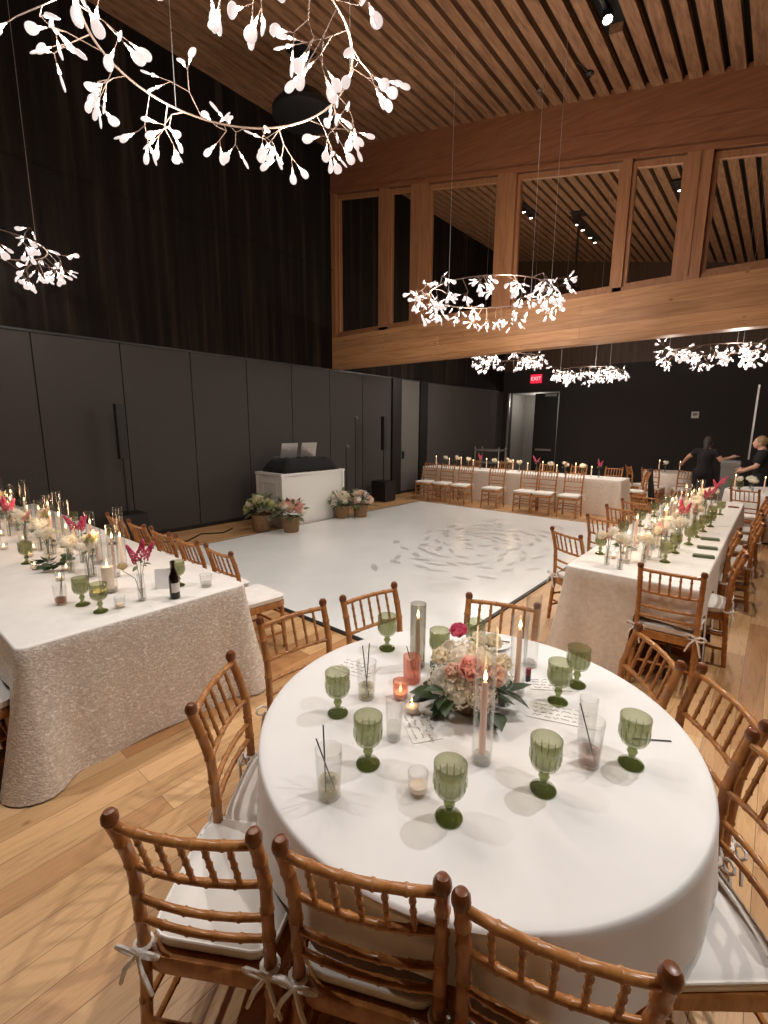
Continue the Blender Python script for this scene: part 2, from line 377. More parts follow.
clo = bpy.data.objects.new('corridor_lamp', cl); COL.objects.link(clo); clo.location = (-6.9, BY+1.0, 2.7)
d1 = struct('door_1', MB().box(-6.62, -5.84, BY-.02, BY+.03, .01, 2.95), 'black')
struct('push_bar', MB().box(-6.5, -5.95, BY-.07, BY-.03, 1.02, 1.08), 'alum', d1)
struct('door_closer', MB().box(-6.25, -5.88, BY-.09, BY-.02, 2.84, 2.92), 'alum', d1)
struct('trim_1', MB().box(-7.62, -7.55, BY-.04, BY, 0, 3.0), 'alum')
struct('trim_2', MB().box(-.60, -.56, BY-.03, BY, 1.0, 2.95), 'alum')
cdr = struct('door_2', MB().box(-7.1, -6.75, BY+1.85, BY+1.9, 0, 2.1), 'doorgrey')
# right and near walls, outside the frame
struct('wall_right', MB().box(XR, XR+.2, YN, BY, 0, 5.2), 'panel')
struct('wall_front', MB().prism([(WX-.2,0), (XR+.2,0), (XR+.2,5.0), (WX-.2,7.6)], YN-.2, YN), 'panel')
# beams and clerestory
struct('beam_lower', MB().box(WX+.025, XR, YB, YB+.24, 3.06, 3.72), 'beam')
struct('trim_3', MB().box(WX+.025, XR, YB-.012, YB, 3.055, 3.095), 'beam')
zh = lambda x: 5.0 - .204*x
up = MB(); up.prism([(WX+.025, zh(WX)), (XR, zh(XR)), (XR, zc(XR)+.06), (WX+.025, zc(WX)+.06)], YB, YB+.24)
struct('beam_upper', up, 'beamtop')
up = MB(); up.prism([(WX+.025, zh(WX)-.02), (XR, zh(XR)-.02), (XR, zh(XR)+.05), (WX+.025, zh(WX)+.05)], YB-.02, YB)
up.prism([(WX+.025, zh(WX)+.34), (XR, zh(XR)+.34), (XR, zh(XR)+.355), (WX+.025, zh(WX)+.355)], YB-.006, YB)
struct('trim_4', up, 'beamtop')
sill = struct('trim_5', MB().box(WX+.025, XR, YB+.03, YB+.20, 3.72, 3.78), 'frame')
posts = [(-7.83,-7.70,.0), (-6.5,-6.27,.03), (-5.71,-5.34,0), (-3.97,-3.65,0), (-2.10,-1.98,.03), (-1.33,-1.05,0), (.95,1.2,0), (2.4,2.55,.03), (4.7,5.0,0)]
for i, (a, b, dy) in enumerate(posts):
    p = MB().prism([(a,3.72), (b,3.72), (b,zh(b)), (a,zh(a))], YB+dy, YB+.22)
    if b-a > .2 and dy == 0:
        m_ = (a+b)/2
        p.prism([(m_-.015,3.78), (m_+.015,3.78), (m_+.015,zh(m_)), (m_-.015,zh(m_))], YB-.012, YB)
    struct('post_%d' % (i+1), p, 'frame')
for i in range(len(posts)-1):
    a, b = posts[i][1], posts[i+1][0]; t = .05
    fr = MB(); y0, y1 = YB+.07, YB+.14
    fr.prism([(a,3.78),(a+t,3.78),(a+t,zh(a+t)-.02),(a,zh(a)-.02)], y0, y1); fr.prism([(b-t,3.78),(b,3.78),(b,zh(b)-.02),(b-t,zh(b-t)-.02)], y0, y1)
    fr.prism([(a+t,3.78),(b-t,3.78),(b-t,3.78+t),(a+t,3.78+t)], y0, y1)
    fr.prism([(a+t,zh(a+t)-.10),(b-t,zh(b-t)-.10),(b-t,zh(b-t)-.02),(a+t,zh(a+t)-.02)], y0, y1)
    wi = struct('window_%d' % (i+1), fr, 'frame')
    struct('pane', MB().prism([(a+t,3.83),(b-t,3.83),(b-t,zh(b-t)-.10),(a+t,zh(a+t)-.10)], YB+.10, YB+.108), 'pane', wi)

# ------------------------------------------------------------------ dance floor
DF = (-6.56, -1.95, 2.77, 9.22)
df = empty('dance_floor', ((DF[0]+DF[1])/2, (DF[2]+DF[3])/2, 0), 0, 'white glossy vinyl dance floor with grey leaf print laid on the planks', 'dance floor')
hx, hy = (DF[1]-DF[0])/2, (DF[3]-DF[2])/2
MB().box(-hx, hx, -hy, hy, .002, .022).build('floor_panel', 'dance', df, False)
e = MB(); t = .035
e.box(-hx-t,-hx,-hy-t,hy+t,.001,.02); e.box(hx,hx+t,-hy-t,hy+t,.001,.02); e.box(-hx,hx,-hy-t,-hy,.001,.02); e.box(-hx,hx,hy,hy+t,.001,.02)
e.build('edge_trim', 'edge', df, False)
lp = MB(); rr = random.Random(3); placed = []
for i in range(420):
    th = rr.uniform(0, 2*PI); q = abs(rr.gauss(.62, .26))
    px, py = .85+q*1.0*math.cos(th), .35+q*1.55*math.sin(th)
    if px > hx-.15 or py > hy-.2 or any(abs(px-a_)/.20+abs(py-b_)/.34 < 1 for a_, b_ in placed): continue
    placed.append((px, py))
    L, W = rr.uniform(.11,.18), rr.uniform(.038,.06); A = th+PI/2+rr.uniform(-.7,.7)
    pts = [(-L,0),(-L*.45,W*.8),(0,W),(L*.5,W*.7),(L,0),(L*.5,-W*.7),(0,-W),(-L*.45,-W*.8)]
    lp.add([(px+x*math.cos(A)-y*math.sin(A), py+x*math.sin(A)+y*math.cos(A), .0225+i*2e-6) for x,y in pts], [tuple(range(8))])
tag(lp.build('leaf_print', 'leafprint', df, False), kind='stuff')

# ------------------------------------------------------------------ chairs
def bamboo(path, r, step=.085, n=10, node=.0022, mb=None, ends=True):
    """tube with raised bamboo nodes along a polyline"""
    P = [Vector(p) for p in path]; seg = [(P[i+1]-P[i]).length for i in range(len(P)-1)]; L = sum(seg)
    def at(s):
        for i, d in enumerate(seg):
            if s <= d or i == len(seg)-1: return P[i].lerp(P[i+1], min(1, s/d))
            s -= d
    cnt = max(1, int(round(L/step))); pts = [at(0)]; rad = [r]
    for c in range(cnt):
        a, b = L*c/cnt, L*(c+1)/cnt; e_ = min(.006, (b-a)*.12)
        pts.append(at((a+b)/2)); rad.append(r-.0005)
        if c < cnt-1:
            for dd, dr in ((-e_,0), (-e_*.35,node), (e_*.35,node), (e_,0)): pts.append(at(b+dd)); rad.append(r+dr)
    pts.append(at(L)); rad.append(r)
    mb = mb or MB(); return mb.tube(pts, rad, n)
def make_chair():
    root = empty('chiavari_chair'); root['category'] = 'chair'
    bk = lambda z: -.19 - .012*(z-.44)/.26 if z < .70 else -.202-.068*((z-.70)/.22)**1.2
    for sx in (-1, 1):
        path = [(sx*.188,-.222,0), (sx*.180,-.192,.40), (sx*.179,bk(.5),.5), (sx*.180,bk(.62),.62), (sx*.181,bk(.70),.70), (sx*.182,bk(.80),.80), (sx*.183,bk(.885),.885)]
        m = bamboo(path, .0168, .088, 12, .0026)
        m.build('rear_leg', 'chair', root)
        f = MB(); f.lathe([(0,0),(.0195,.002),(.021,.010),(.0195,.022),(.013,.032),(0,.035)], 12, 0, Matrix.Translation((sx*.183, bk(.885), .883)))
        f.build('finial', 'chaird', root)
        bamboo([(sx*.186,.196,0), (sx*.180,.178,.375)], .0165, .1, 12, .0026).build('front_leg', 'chair', root)
        for z in (.14, .25):
            bamboo([(sx*.184,-.205,z), (sx*.183,.186,z)], .0105, .13, 8, .002).build('stretcher', 'chair', root)
    for y, z in ((.188,.19), (-.205,.19), (.186,.30)):
        bamboo([(-.183,y,z), (.183,y,z)], .0105, .12, 8, .002).build('stretcher', 'chair', root)
    def rail(z, r, bow, name):
        pts = []
        for i in range(9):
            t = i/8*2-1; pts.append((t*.180, bk(z)-bow*(1-t*t), z))
        bamboo(pts, r, .072, 10, .0020).build(name, 'chair', root)
        return lambda x: bk(z)-bow*(1-(x/.18)**2)
    yt = rail(.868, .0118, .020, 'top_rail'); y2 = rail(.705, .0102, .020, 'rail'); rail(.597, .0102, .018, 'rail'); rail(.527, .0102, .016, 'rail')
    for i in range(5):
        x = (i-2)*.060
        bamboo([(x, y2(x), .705), (x, yt(x), .868)], .0072, .042, 8, .0020).build('spindle', 'chair', root)
    s = MB(); n = 8
    def outline(wf, wr, yf, yr, rad):
        pts = []
        for cx, cy, a0 in ((wf-rad, yf-rad, 0), (-(wf-rad), yf-rad, 90), (-(wr-rad), yr+rad, 180), (wr-rad, yr+rad, 270)):
            for j in range(5):
                a = R(a0+j*22.5); pts.append((cx+rad*math.cos(a), cy+rad*math.sin(a)))
        return pts
    def slab(levels, mb):
        rings = []
        for (wf, wr, yf, yr, rad, z) in levels: rings.append([(x,y,z) for x,y in outline(wf, wr, yf, yr, rad)])
        k = len(rings[0]); vs = [p for r in rings for p in r]
        fs = [(i*k+j, i*k+(j+1)%k, (i+1)*k+(j+1)%k, (i+1)*k+j) for i in range(len(rings)-1) for j in range(k)]
        fs += [tuple(range(k-1,-1,-1)), tuple((len(rings)-1)*k+j for j in range(k))]
        return mb.add(vs, fs)
    slab([(.195,.178,.205,-.205,.05,0.365), (.203,.186,.213,-.208,.055,0.372), (.203,.186,.213,-.208,.055,0.410), (.195,.18,.205,-.203,.05,0.418)], MB()).build('seat', 'chair', root)
    c = slab([(.188,.170,.198,-.172,.05,0.419), (.200,.176,.210,-.180,.06,0.425), (.203,.178,.213,-.182,.06,0.440), (.200,.176,.210,-.180,.06,0.456), (.180,.16,.19,-.165,.06,0.469), (.12,.11,.13,-.11,.06,0.475)], MB()).build('cushion', 'cushion', root)
    pp = outline(.203,.178,.213,-.182,.06); pp = [(x,y,0.456) for x,y in pp]; pp.append(pp[0])
    MB().tube(pp, .004, 6, cap=False).build('piping', 'ribbon', c)
    for sx in (-1, 1):
        b = MB(); x0, y0 = sx*.180, -.205
        q = [(x0+.022*math.cos(a), y0+.01+.022*math.sin(a), 0.445) for a in [i*PI/5 for i in range(11)]]
        b.tube(q, .0065, 6, cap=False)
        for dx, dz, ln in ((-.055,.014,1), (.055,.004,1)):
            loop = []
            for i in range(9):
                a = i/8*2*PI; loop.append((x0+dx*(1-math.cos(a))*.55, y0-.018-.012*math.sin(a)*.6, 0.442+dz*(1-math.cos(a))*.5+.018*math.sin(a)))
            b.tube(loop, .0058, 5, cap=False)
        for dx, dz in ((-.06,-.10), (.04,-.12)):
            b.tube([(x0,y0-.018,0.442), (x0+dx*.5,y0-.03,0.442+dz*.35), (x0+dx*.9,y0-.022,0.442+dz)], [.005,.007,.006], 5)
        b.ell((x0,y0-.017,0.442), .009, 8, 6)
        b.build('tie', 'ribbon', root)
    return root
CH = Proto(make_chair())
CHAIRS = []
def chair_tops(A, B, label, group=None, dz=0):
    A, B = Vector((*A,0)), Vector((*B,0)); d = B-A; rz = math.atan2(d.y, d.x); nrm = Vector((-math.sin(rz), math.cos(rz), 0))
    o = (A+B)/2 + nrm*.272; CHAIRS.append((o.x, o.y, rz))
    return CH.put((o.x, o.y, 0), rz, label, group)
def chair_at(x, y, deg, label, group=None):          # deg: direction the sitter faces
    CHAIRS.append((x, y, R(deg-90))); return CH.put((x, y, 0), R(deg-90), label, group)
G = 'chiavari chairs around the round table'
chair_tops((-1.118,.310), (-.809,.502), 'honey wooden chiavari chair in the bottom left foreground, its white cushion fully showing', G)
chair_tops((-.742,.530), (-.420,.687), 'foreground chiavari chair pushed under the round table, middle of the three nearest', G)
chair_tops((-.371,.687), (-.028,.804), 'foreground chiavari chair at the bottom edge, right of the three nearest', G)
chair_tops((-1.624,.941), (-1.411,.667), 'chiavari chair left of the round table, turned sideways on the bare planks', G)
chair_tops((-1.785,1.605), (-1.837,1.251), 'chiavari chair between round table and the sequinned table, near the dance floor corner', G)
chair_tops((-1.67,2.072), (-1.74,1.723), 'chiavari chair seen against the white dance floor, behind the smoky cylinder', G)
chair_tops((-.885,2.33), (-1.225,2.228), 'chiavari chair at the far side of the round table, behind the plate', G)
chair_tops((-.192,2.104), (-.383,2.37), 'chiavari chair at right rear of the round table, in front of the long table end', G)
chair_tops((.09,1.82), (-.112,2.12), 'chiavari chair right of the round table with its slanting top rail cut by the frame', G)
chair_tops((.275,1.44), (.06,1.735), 'chiavari chair at the right bottom edge, one thick post and white cushion showing', G)
G = 'chiavari chairs by the left long table'
for i, x in enumerate((-3.17, -3.66, -4.13, -4.62, -5.15)):
    chair_tops((x-.18, 1.81), (x+.18, 1.80), ['chiavari chair facing the dance floor, nearest corner of the sequinned table', 'second chiavari chair along the left table from its near corner', 'third chiavari chair along the left table from its near corner', 'fourth chiavari chair along the left table, behind the flowers', 'fifth chiavari chair along the left table, furthest from the corner'][i], G)
chair_at(-3.02, .24, 90, 'chiavari chair at the left picture edge tucked under the sequinned table', G)
G = 'chiavari chairs by the right long table'
chair_tops((-.63, 3.50), (-.26, 3.515), 'chiavari chair at the near end of the right long table, cushion tied with white ribbon', G)
chair_tops((-1.535,4.27), (-1.225,4.09), 'chiavari chair left of the right long table, at the dance floor edge', G)
chair_tops((-1.50,5.19), (-1.14,5.07), 'second chiavari chair on the left side of the right long table', G)
for i, (y, dx) in enumerate(((5.95,0), (6.6,.02), (7.25,-.02))):
    chair_tops((-1.52+dx, y+.06), (-1.17+dx, y-.06), ['third', 'fourth', 'fifth'][i]+' chiavari chair on the left side of the right long table, among the candles', G)
for i, (y, x) in enumerate(((4.28,-.07), (5.08,-.15), (5.80,.0), (6.5,-.03), (7.2,.02), (7.85,.0))):
    chair_tops((x, y), (x-.02, y+.36), ORD[i]+' chiavari chair on the right side of the right long table', G)
G = 'chiavari chairs before the far table'
for i, (a, b) in enumerate(((-6.97,-6.6), (-6.45,-6.09), (-5.93,-5.57), (-5.10,-4.74), (-4.32,-3.97), (-3.90,-3.55), (-3.36,-3.0))):
    chair_tops((b, 10.02), (a, 10.0), ['leftmost', 'second from left', 'third from left', 'fourth from left', 'fifth from left', 'sixth from left', 'rightmost'][i]+' chiavari chair in front of the far banquet table', G)
for i, x in enumerate((-6.6, -5.6, -4.5, -3.7, -2.9)):
    chair_at(x, 11.65, -90, ['leftmost', 'second from left', 'middle', 'second from right', 'rightmost'][i]+' chiavari chair behind the far banquet table', 'chiavari chairs behind the far table')
for i, (x, y, d) in enumerate(((-2.15,12.42,80), (-1.55,12.5,110), (-2.55,12.8,30))):
    chair_at(x, y, d, ['chiavari chair in front of the small round table, left one', 'chiavari chair in front of the small round table, right one', 'chiavari chair at left side of the small round table'][i], 'chiavari chairs at the small table')
chair_at(-.25, 9.35, 75, 'chiavari chair with back to camera at the back right round table')

# ------------------------------------------------------------------ tables and cloths
def legs_table(root, pts, top, H):
    top.build('tabletop', 'tablewood', root)
    for x, y in pts: MB().tube([(x,y,0),(x,y,H-.03)], .015, 8).build('leg', 'black', root)
def rect_table(x0, x1, y0, y1, tlabel, clabel, topm, sidem, seed, flare=.07, H=.755):
    cx, cy = (x0+x1)/2, (y0+y1)/2; hx, hy = (x1-x0)/2-.012, (y1-y0)/2-.012
    t = empty('banquet_table', (cx,cy,0), 0, tlabel, 'table')
    legs_table(t, [(sx*(hx-.15), sy*(hy-.12)) for sx in (-1,1) for sy in (-1,1)], MB().box(-hx+.01, hx-.01, -hy+.01, hy-.01, H-.03, H), H)
    rr = random.Random(seed); rad = .035; pts = []      # perimeter
    def seg(p, q, n): return [(p[0]+(q[0]-p[0])*i/n, p[1]+(q[1]-p[1])*i/n) for i in range(n)]
    nx, ny = max(12, int(2*hx/.05)), max(12, int(2*hy/.05))
    per = []
    corners = [(hx-rad,-hy+rad,-90), (hx-rad,hy-rad,0), (-hx+rad,hy-rad,90), (-hx+rad,-hy+rad,180)]
    for ci, (qx, qy, a0) in enumerate(corners):
        for j in range(7):
            a = R(a0+15*j); per.append((qx+rad*math.cos(a), qy+rad*math.sin(a), math.cos(a), math.sin(a), 0.0))
        nx_ = corners[(ci+1)%4]; a = R(a0+90)
        p = (qx+rad*math.cos(a), qy+rad*math.sin(a)); q = (nx_[0]+rad*math.cos(a), nx_[1]+rad*math.sin(a))
        n = ny if ci in (0,2) else nx; L = math.hypot(q[0]-p[0], q[1]-p[1])
        for j in range(1, n):
            u = j/n; per.append((p[0]+(q[0]-p[0])*u, p[1]+(q[1]-p[1])*u, math.cos(a), math.sin(a), min(u,1-u)*L))
    n = len(per); ph = [rr.uniform(0,6.28) for _ in range(5)]; zt = H+.006
    rows = [(0.0,zt,-.012), (.004,zt-.0015,0), (.0095,zt-.008,0)]
    K = 12; vs = []; m = MB()
    hem = []
    for (x, y, ax, ay, d) in per:
        z_ = .004
        for (qx, qy, rz) in CHAIRS:
            for o_ in (.0, .04, .08):
                px, py = cx+x+ax*o_-qx, cy+y+ay*o_-qy
                lx, ly = px*math.cos(rz)+py*math.sin(rz), -px*math.sin(rz)+py*math.cos(rz)
                if abs(lx) < .235 and -.20 < ly < .25: z_ = .492
        hem.append(z_)
    cum = 0; S = []
    for i in range(n): S.append(cum); cum += math.hypot(per[(i+1)%n][0]-per[i][0], per[(i+1)%n][1]-per[i][1])
    for off, z, ins in rows:
        for (x, y, ax, ay, d) in per: vs.append((x+ax*off, y+ay*off, z))
    for r in range(1, K+1):
        t_ = r/K
        for i, (x, y, ax, ay, d) in enumerate(per):
            z = (zt-.012)*(1-t_)+hem[i]*t_; tt = t_; t_ = (zt-z)/zt if hem[i] > .1 else t_
            c = math.exp(-(d/.20)**2); s = S[i]
            w_ = math.sin(s*9.5+ph[0])*.5+math.sin(s*16+ph[1])*.3+math.sin(s*4.1+ph[2])*.5
            cf = math.cos(d*22)*math.exp(-(d/.32)**2)
            off = .010+t_*.012+t_**1.3*(flare*c+.022*(w_+.6))+t_*.030*cf
            vs.append((x+ax*off, y+ay*off, z+(.006*math.sin(s*11+ph[3]) if r == K else 0)+.0)); t_ = tt
    for r in range(len(rows)+K-1):
        for i in range(n):
            j = (i+1)%n; m.f.append([r*n+i, (r+1)*n+i, (r+1)*n+j, r*n+j]); m.m.append(0 if r < 2 else 1)
    m.v = [Vector(v) for v in vs]
    m.f.append(list(range(n))); m.m.append(0)
    o = m.build('tablecloth', [topm, sidem], None, True, 60); o.location = (cx, cy, 0)
    tag(o, clabel, 'tablecloth'); return zt
def round_table(cx, cy, rt, tlabel, clabel, matn, chairs=(), H=.755, seed=1):
    t = empty('round_table', (cx,cy,0), 0, tlabel, 'table')
    legs_table(t, [(sx*.3, sy*.3) for sx in (-1,1) for sy in (-1,1)], MB().lathe([(0,H-.03),(rt-.03,H-.03),(rt-.03,H),(0,H)], 48), H)
    n = 240; hem = []
    for i in range(n):
        a = 2*PI*i/n; z = .03
        for (x, y, rz) in chairs:
            dx, dy = x-cx, y-cy
            if dx*dx+dy*dy > 1.6: continue
            for rr_ in (rt-.02, rt+.03, rt+.08, rt-.07):
                px, py = cx+rr_*math.cos(a)-x, cy+rr_*math.sin(a)-y
                lx, ly = px*math.cos(rz)+py*math.sin(rz), -px*math.sin(rz)+py*math.cos(rz)
                if abs(lx) < .235 and -.235 < ly < .245: z = .505
        hem.append(z)
    for _ in range(3): hem = [max(hem[i], (hem[i-1]+hem[i]+hem[(i+1)%n])/3) if hem[i] < .5 else hem[i] for i in range(n)]
    press = []
    for i in range(n):                                  # how far the chair backs push the drop inwards
        a = 2*PI*i/n; best = 9
        for (x, y, rz) in chairs:
            for q_ in range(60):
                r0 = .5+q_*.01; px, py = cx+r0*math.cos(a)-x, cy+r0*math.sin(a)-y
                lx, ly = px*math.cos(rz)+py*math.sin(rz), -px*math.sin(rz)+py*math.cos(rz)
                if abs(lx) < .23 and -.30 < ly < -.165: best = min(best, r0-.005); break
        press.append(best)
    press = [min(press[(i+k_) % n] for k_ in range(-2,3)) for i in range(n)]
    rr = random.Random(seed); ph = [rr.uniform(0,6.28) for _ in range(4)]; zt = H+.006
    m = MB(); vs = []; K = 16
    for q in (.25,.5,.75,.97): vs += [(rt*q*math.cos(2*PI*i/n), rt*q*math.sin(2*PI*i/n), zt) for i in range(n)]
    for dr, dz in ((0,.0), (.006,.003), (.010,.010)): vs += [((rt+dr)*math.cos(2*PI*i/n), (rt+dr)*math.sin(2*PI*i/n), zt-dz) for i in range(n)]
    for r in range(1, K+1):
        t_ = r/K
        for i in range(n):
            a = 2*PI*i/n; z = (zt-.014)*(1-t_)+hem[i]*t_; dn = (zt-z)/zt
            fl = math.sin(9*a+ph[0])*.5+math.sin(15*a+ph[1])*.35+math.sin(23*a+ph[2])*.2
            rad = rt+.011+dn*.035+.045*dn**1.2*(fl+.2)
            if press[i] < rad: rad = max(press[i], rt+.011-.45*(zt-z)) if z < zt-.02 else rad
            vs.append((rad*math.cos(a), rad*math.sin(a), z))
    m.v = [Vector(v) for v in vs]; rows = len(vs)//n
    for r in range(rows-1):
        for i in range(n):
            j = (i+1)%n; m.f.append([r*n+i, (r+1)*n+i, (r+1)*n+j, r*n+j]); m.m.append(0)
    m.f.append(list(range(n))); m.m.append(0)
    o = m.build('tablecloth', matn, None, True, 60); o.location = (cx, cy, 0); tag(o, clabel, 'tablecloth'); return zt
RT = (-.767, 1.4235, .758)
TZ = round_table(*RT, 'round banquet table in the foreground under a white cloth', 'smooth white cloth draped over the large foreground round table', 'cloth', CHAIRS)
rect_table(-7.62, -2.672, .453, 1.736, 'long banquet table on the left under a sequinned cloth', 'ivory cloth with beige sequinned drop on the left long table', 'cloth2', 'sequin', 4, .06)
rect_table(-1.175, -.275, 3.62, 8.5, 'long candlelit table on the right side of the room', 'ivory topped beige cloth on the right long candlelit table', 'cloth2', 'beige', 9, .05)
rect_table(-7.3, -2.36, 10.3, 11.05, 'far banquet table beyond the dance floor', 'beige satin cloth on the far table beyond the dance floor', 'cloth2', 'beige', 12, .05)
round_table(-1.95, 13.3, .58, 'small round table by the dark back wall', 'beige cloth on the small round table by the back wall', 'beige', (), seed=5)
round_table(.18, 10.35, .82, 'round table at the back right edge', 'white cloth on the round table at the back right edge', 'cloth', (), seed=6)

# ------------------------------------------------------------------ tableware prototypes
def P_(root, cat): root['category'] = cat; return Proto(root)
def make_goblet(liquid):
    r = empty('goblet')
    m = MB(); n = 28
    m.lathe([(0,.001),(.038,.001),(.0395,.005),(.036,.010),(.022,.016),(.012,.024)], n, 1)
    m.lathe([(.012,.024),(.009,.034),(.0135,.042),(.0165,.049),(.0135,.056),(.0095,.062),(.013,.068)], n, 1)
    m.lathe([(.013,.068),(.026,.074),(.037,.083),(.0425,.095),(.0445,.112),(.0455,.140),(.0462,.172),(.0450,.173),(.0440,.172),(.0432,.140),(.0420,.112),(.039,.098),(.033,.088),(.02,.080),(0,.078)], n, 0)
    for i in range(14):                                       # pressed ribs round the bowl
        a = 2*PI*i/14
        m.tube([(.0385*math.cos(a),.0385*math.sin(a),.088),(.0450*math.cos(a),.0450*math.sin(a),.108),(.0462*math.cos(a),.0462*math.sin(a),.135)], [.0012,.0026,.0010], 5, 0)
    m.build('glass', ['green','greend'], r, True, 60)
    if liquid:
        MB().lathe([(0,.081),(.02,.083),(.032,.091),(.038,.100),(.0412,.112),(.0422,.128),(0,.128)], n).build('water', 'water', r)
    return r
GOB = P_(make_goblet(False), 'goblet'); GOBW = P_(make_goblet(True), 'goblet')
def make_tumbler(liq, straws, H=.155, r0=.033, r1=.040, lh=.055):
    r = empty('tumbler'); n = 24
    MB().lathe([(0,.001),(r0-.002,.001),(r0,.004),(r1,H),(r1-.0018,H+.0008),(r1-.0032,H-.001),(r0-.0025,.012),(0,.012)], n).build('glass', 'clear', r, True, 60)
    q = r0+(r1-r0)*lh/H-.0035
    if liq:
        MB().lathe([(0,.0125),(r0-.004,.0125),(q,lh),(0,lh)], n).build('drink', liq, r)
        if straws:
            ic = MB()
            for i in range(3): ic.box(-.011,.011,-.011,.011,-.010,.010,0, Matrix.Translation((.012*math.cos(i*2.1),.012*math.sin(i*2.1),lh-.012+.005*i)) @ Euler((i,.6,i*.9)).to_matrix().to_4x4())
            ic.build('ice', 'clearthick', r, False)
    for i in range(straws):
        MB().tube([(.014-.02*i,-.012+.02*i,.015),(-.03+.035*i,.026-.01*i,H+.05+.02*i)], .0022, 6).build('straw', 'straw', r)
    return r
TUMS = P_(make_tumbler('pale', 2), 'glass'); TUMP = P_(make_tumbler('pinkdrink', 1, .16), 'glass'); TUMA = P_(make_tumbler('amber', 2, .12, .031, .037, .04), 'glass')
TUMC = P_(make_tumbler('water', 0, .15, .026, .030, .06), 'glass'); TUME = P_(make_tumbler(None, 0, .17, .027, .031), 'glass'); TUMW = P_(make_tumbler('water', 0, .085, .036, .040, .03), 'glass')
def make_hurricane(H, r, m='clear', n=24):
    q = empty('hurricane_glass')
    MB().lathe([(0,.001),(r-.003,.001),(r,.006),(r,H),(r-.001,H+.001),(r-.0028,H),(r-.0028,.014),(0,.014)], n).build('cylinder', m, q, True, 60)
    b = MB(); b.lathe([(0,.0145),(r-.004,.0145),(r-.005,.024),(.012,.030),(0,.030)], n); b.build('glass_foot', 'clearthick', q)
    return q
H34 = P_(make_hurricane(.34, .033), 'candle glass'); H46 = P_(make_hurricane(.46, .033), 'candle glass'); H30S = P_(make_hurricane(.30, .035, 'smoke'), 'candle glass'); H38 = P_(make_hurricane(.38, .034, 'clear', 14), 'candle glass'); HW = P_(make_hurricane(.34, .052), 'candle glass'); H28 = P_(make_hurricane(.28, .034, 'clear', 14), 'candle glass')
def make_taper(H, m, r=.0115):
    q = empty('taper_candle')
    MB().lathe([(0,0),(r,.001),(r*.86,H-.008),(r*.55,H),(0,H+.001)], 12).build('wax', m, q)
    MB().tube([(0,0,H),(.001,0,H+.010)], .0009, 5).build('wick', 'straw', q)
    f = MB().lathe([(0,0),(.0045,.004),(.0066,.011),(.0052,.021),(.0024,.031),(0,.038)], 10, 0, Matrix.Translation((0,0,H+.004))).build('flame', 'flame', q)
    return q
TP18 = P_(make_taper(.20, 'wax'), 'candle'); TP24 = P_(make_taper(.25, 'waxpink'), 'candle'); TP15 = P_(make_taper(.15, 'waxpink'), 'candle')
def make_pillar():
    q = empty('pillar_candle'); MB().lathe([(0,0),(.036,.001),(.036,.14),(.028,.142),(.02,.136),(0,.136)], 20).build('wax', 'wax', q)
    MB().lathe([(0,0),(.0045,.004),(.0066,.011),(.0052,.021),(.0024,.031),(0,.038)], 10, 0, Matrix.Translation((0,0,.138))).build('flame', 'flame', q); return q
PIL = P_(make_pillar(), 'candle')
def make_votive(m, H=.06, lit=True):
    q = empty('votive_holder'); n = 18
    MB().lathe([(0,.001),(.024,.001),(.029,.010),(.031,H),(.0295,H+.001),(.028,H-.001),(.026,.012),(0,.010)], n).build('cup', m, q, True, 60)
    w = MB().lathe([(0,.011),(.0245,.011),(.0250,.026),(0,.026)], n).build('wax', 'wax', q)
    if lit: MB().lathe([(0,0),(.004,.003),(.006,.009),(.0045,.018),(0,.030)], 8, 0, Matrix.Translation((0,0,.027))).build('flame', 'flame', q)
    return q
VOT = P_(make_votive('clear'), 'votive'); VOTC = P_(make_votive('coral', .075), 'votive'); VOTU = P_(make_votive('clear', .07, False), 'votive')
def make_vase(H=.15, r=.022, neck=.014):
    q = empty('bud_vase')
    MB().lathe([(0,.001),(r-.002,.001),(r,.004),(r,H*.55),(neck,H*.75),(neck,H-.004),(neck+.003,H),(neck-.001,H),(neck-.002,H*.75),(r-.003,H*.54),(r-.003,.010),(0,.010)], 16).build('glass', 'clear', q, True, 60)
    MB().lathe([(0,.0105),(r-.0035,.0105),(r-.0035,H*.42),(0,H*.42)], 14).build('water', 'water', q)
    return q
VAS = P_(make_vase(), 'vase'); VAST = P_(make_vase(.17, .024, .020), 'vase')
# flowers -----------------------------------------------------------
def add_petal(m, M, L, W, cup, mi=0):
    vs = []
    for i in range(4):
        v = i/3
        for j in range(4):
            u = j/3*2-1; wv = W*(math.sin(PI*(.18+.70*v)))**.8
            vs.append((u*wv, L*v*math.cos(cup*v*.6), L*v*math.sin(cup*v*.6)+.25*W*u*u*0.9))
    m.add(vs, [(i*4+j, i*4+j+1, (i+1)*4+j+1, (i+1)*4+j) for i in range(3) for j in range(3)], mi, M)
def rose_into(m, r, seed, mi=0, M0=Matrix.Identity(4)):
    q = random.Random(seed)
    for ring, (cnt, tilt, sc) in enumerate(((6,12,1.0), (6,32,.95), (6,52,.84), (5,68,.66), (4,82,.46))):
        for i in range(cnt):
            a = 2*PI*i/cnt+ring*.6+q.uniform(-.15,.15)
            M = M0 @ Matrix.Rotation(a, 4, 'Z') @ Matrix.Translation((0, r*.05, r*.08*ring-.35*r)) @ Matrix.Rotation(R(tilt+q.uniform(-5,5)), 4, 'X')
            add_petal(m, M, r*1.12*sc, r*.80*sc, 1.05, mi)
    m.ell((0,0,-.05*r), (.42*r,.42*r,.5*r), 10, 6, mi, M0)
    return m
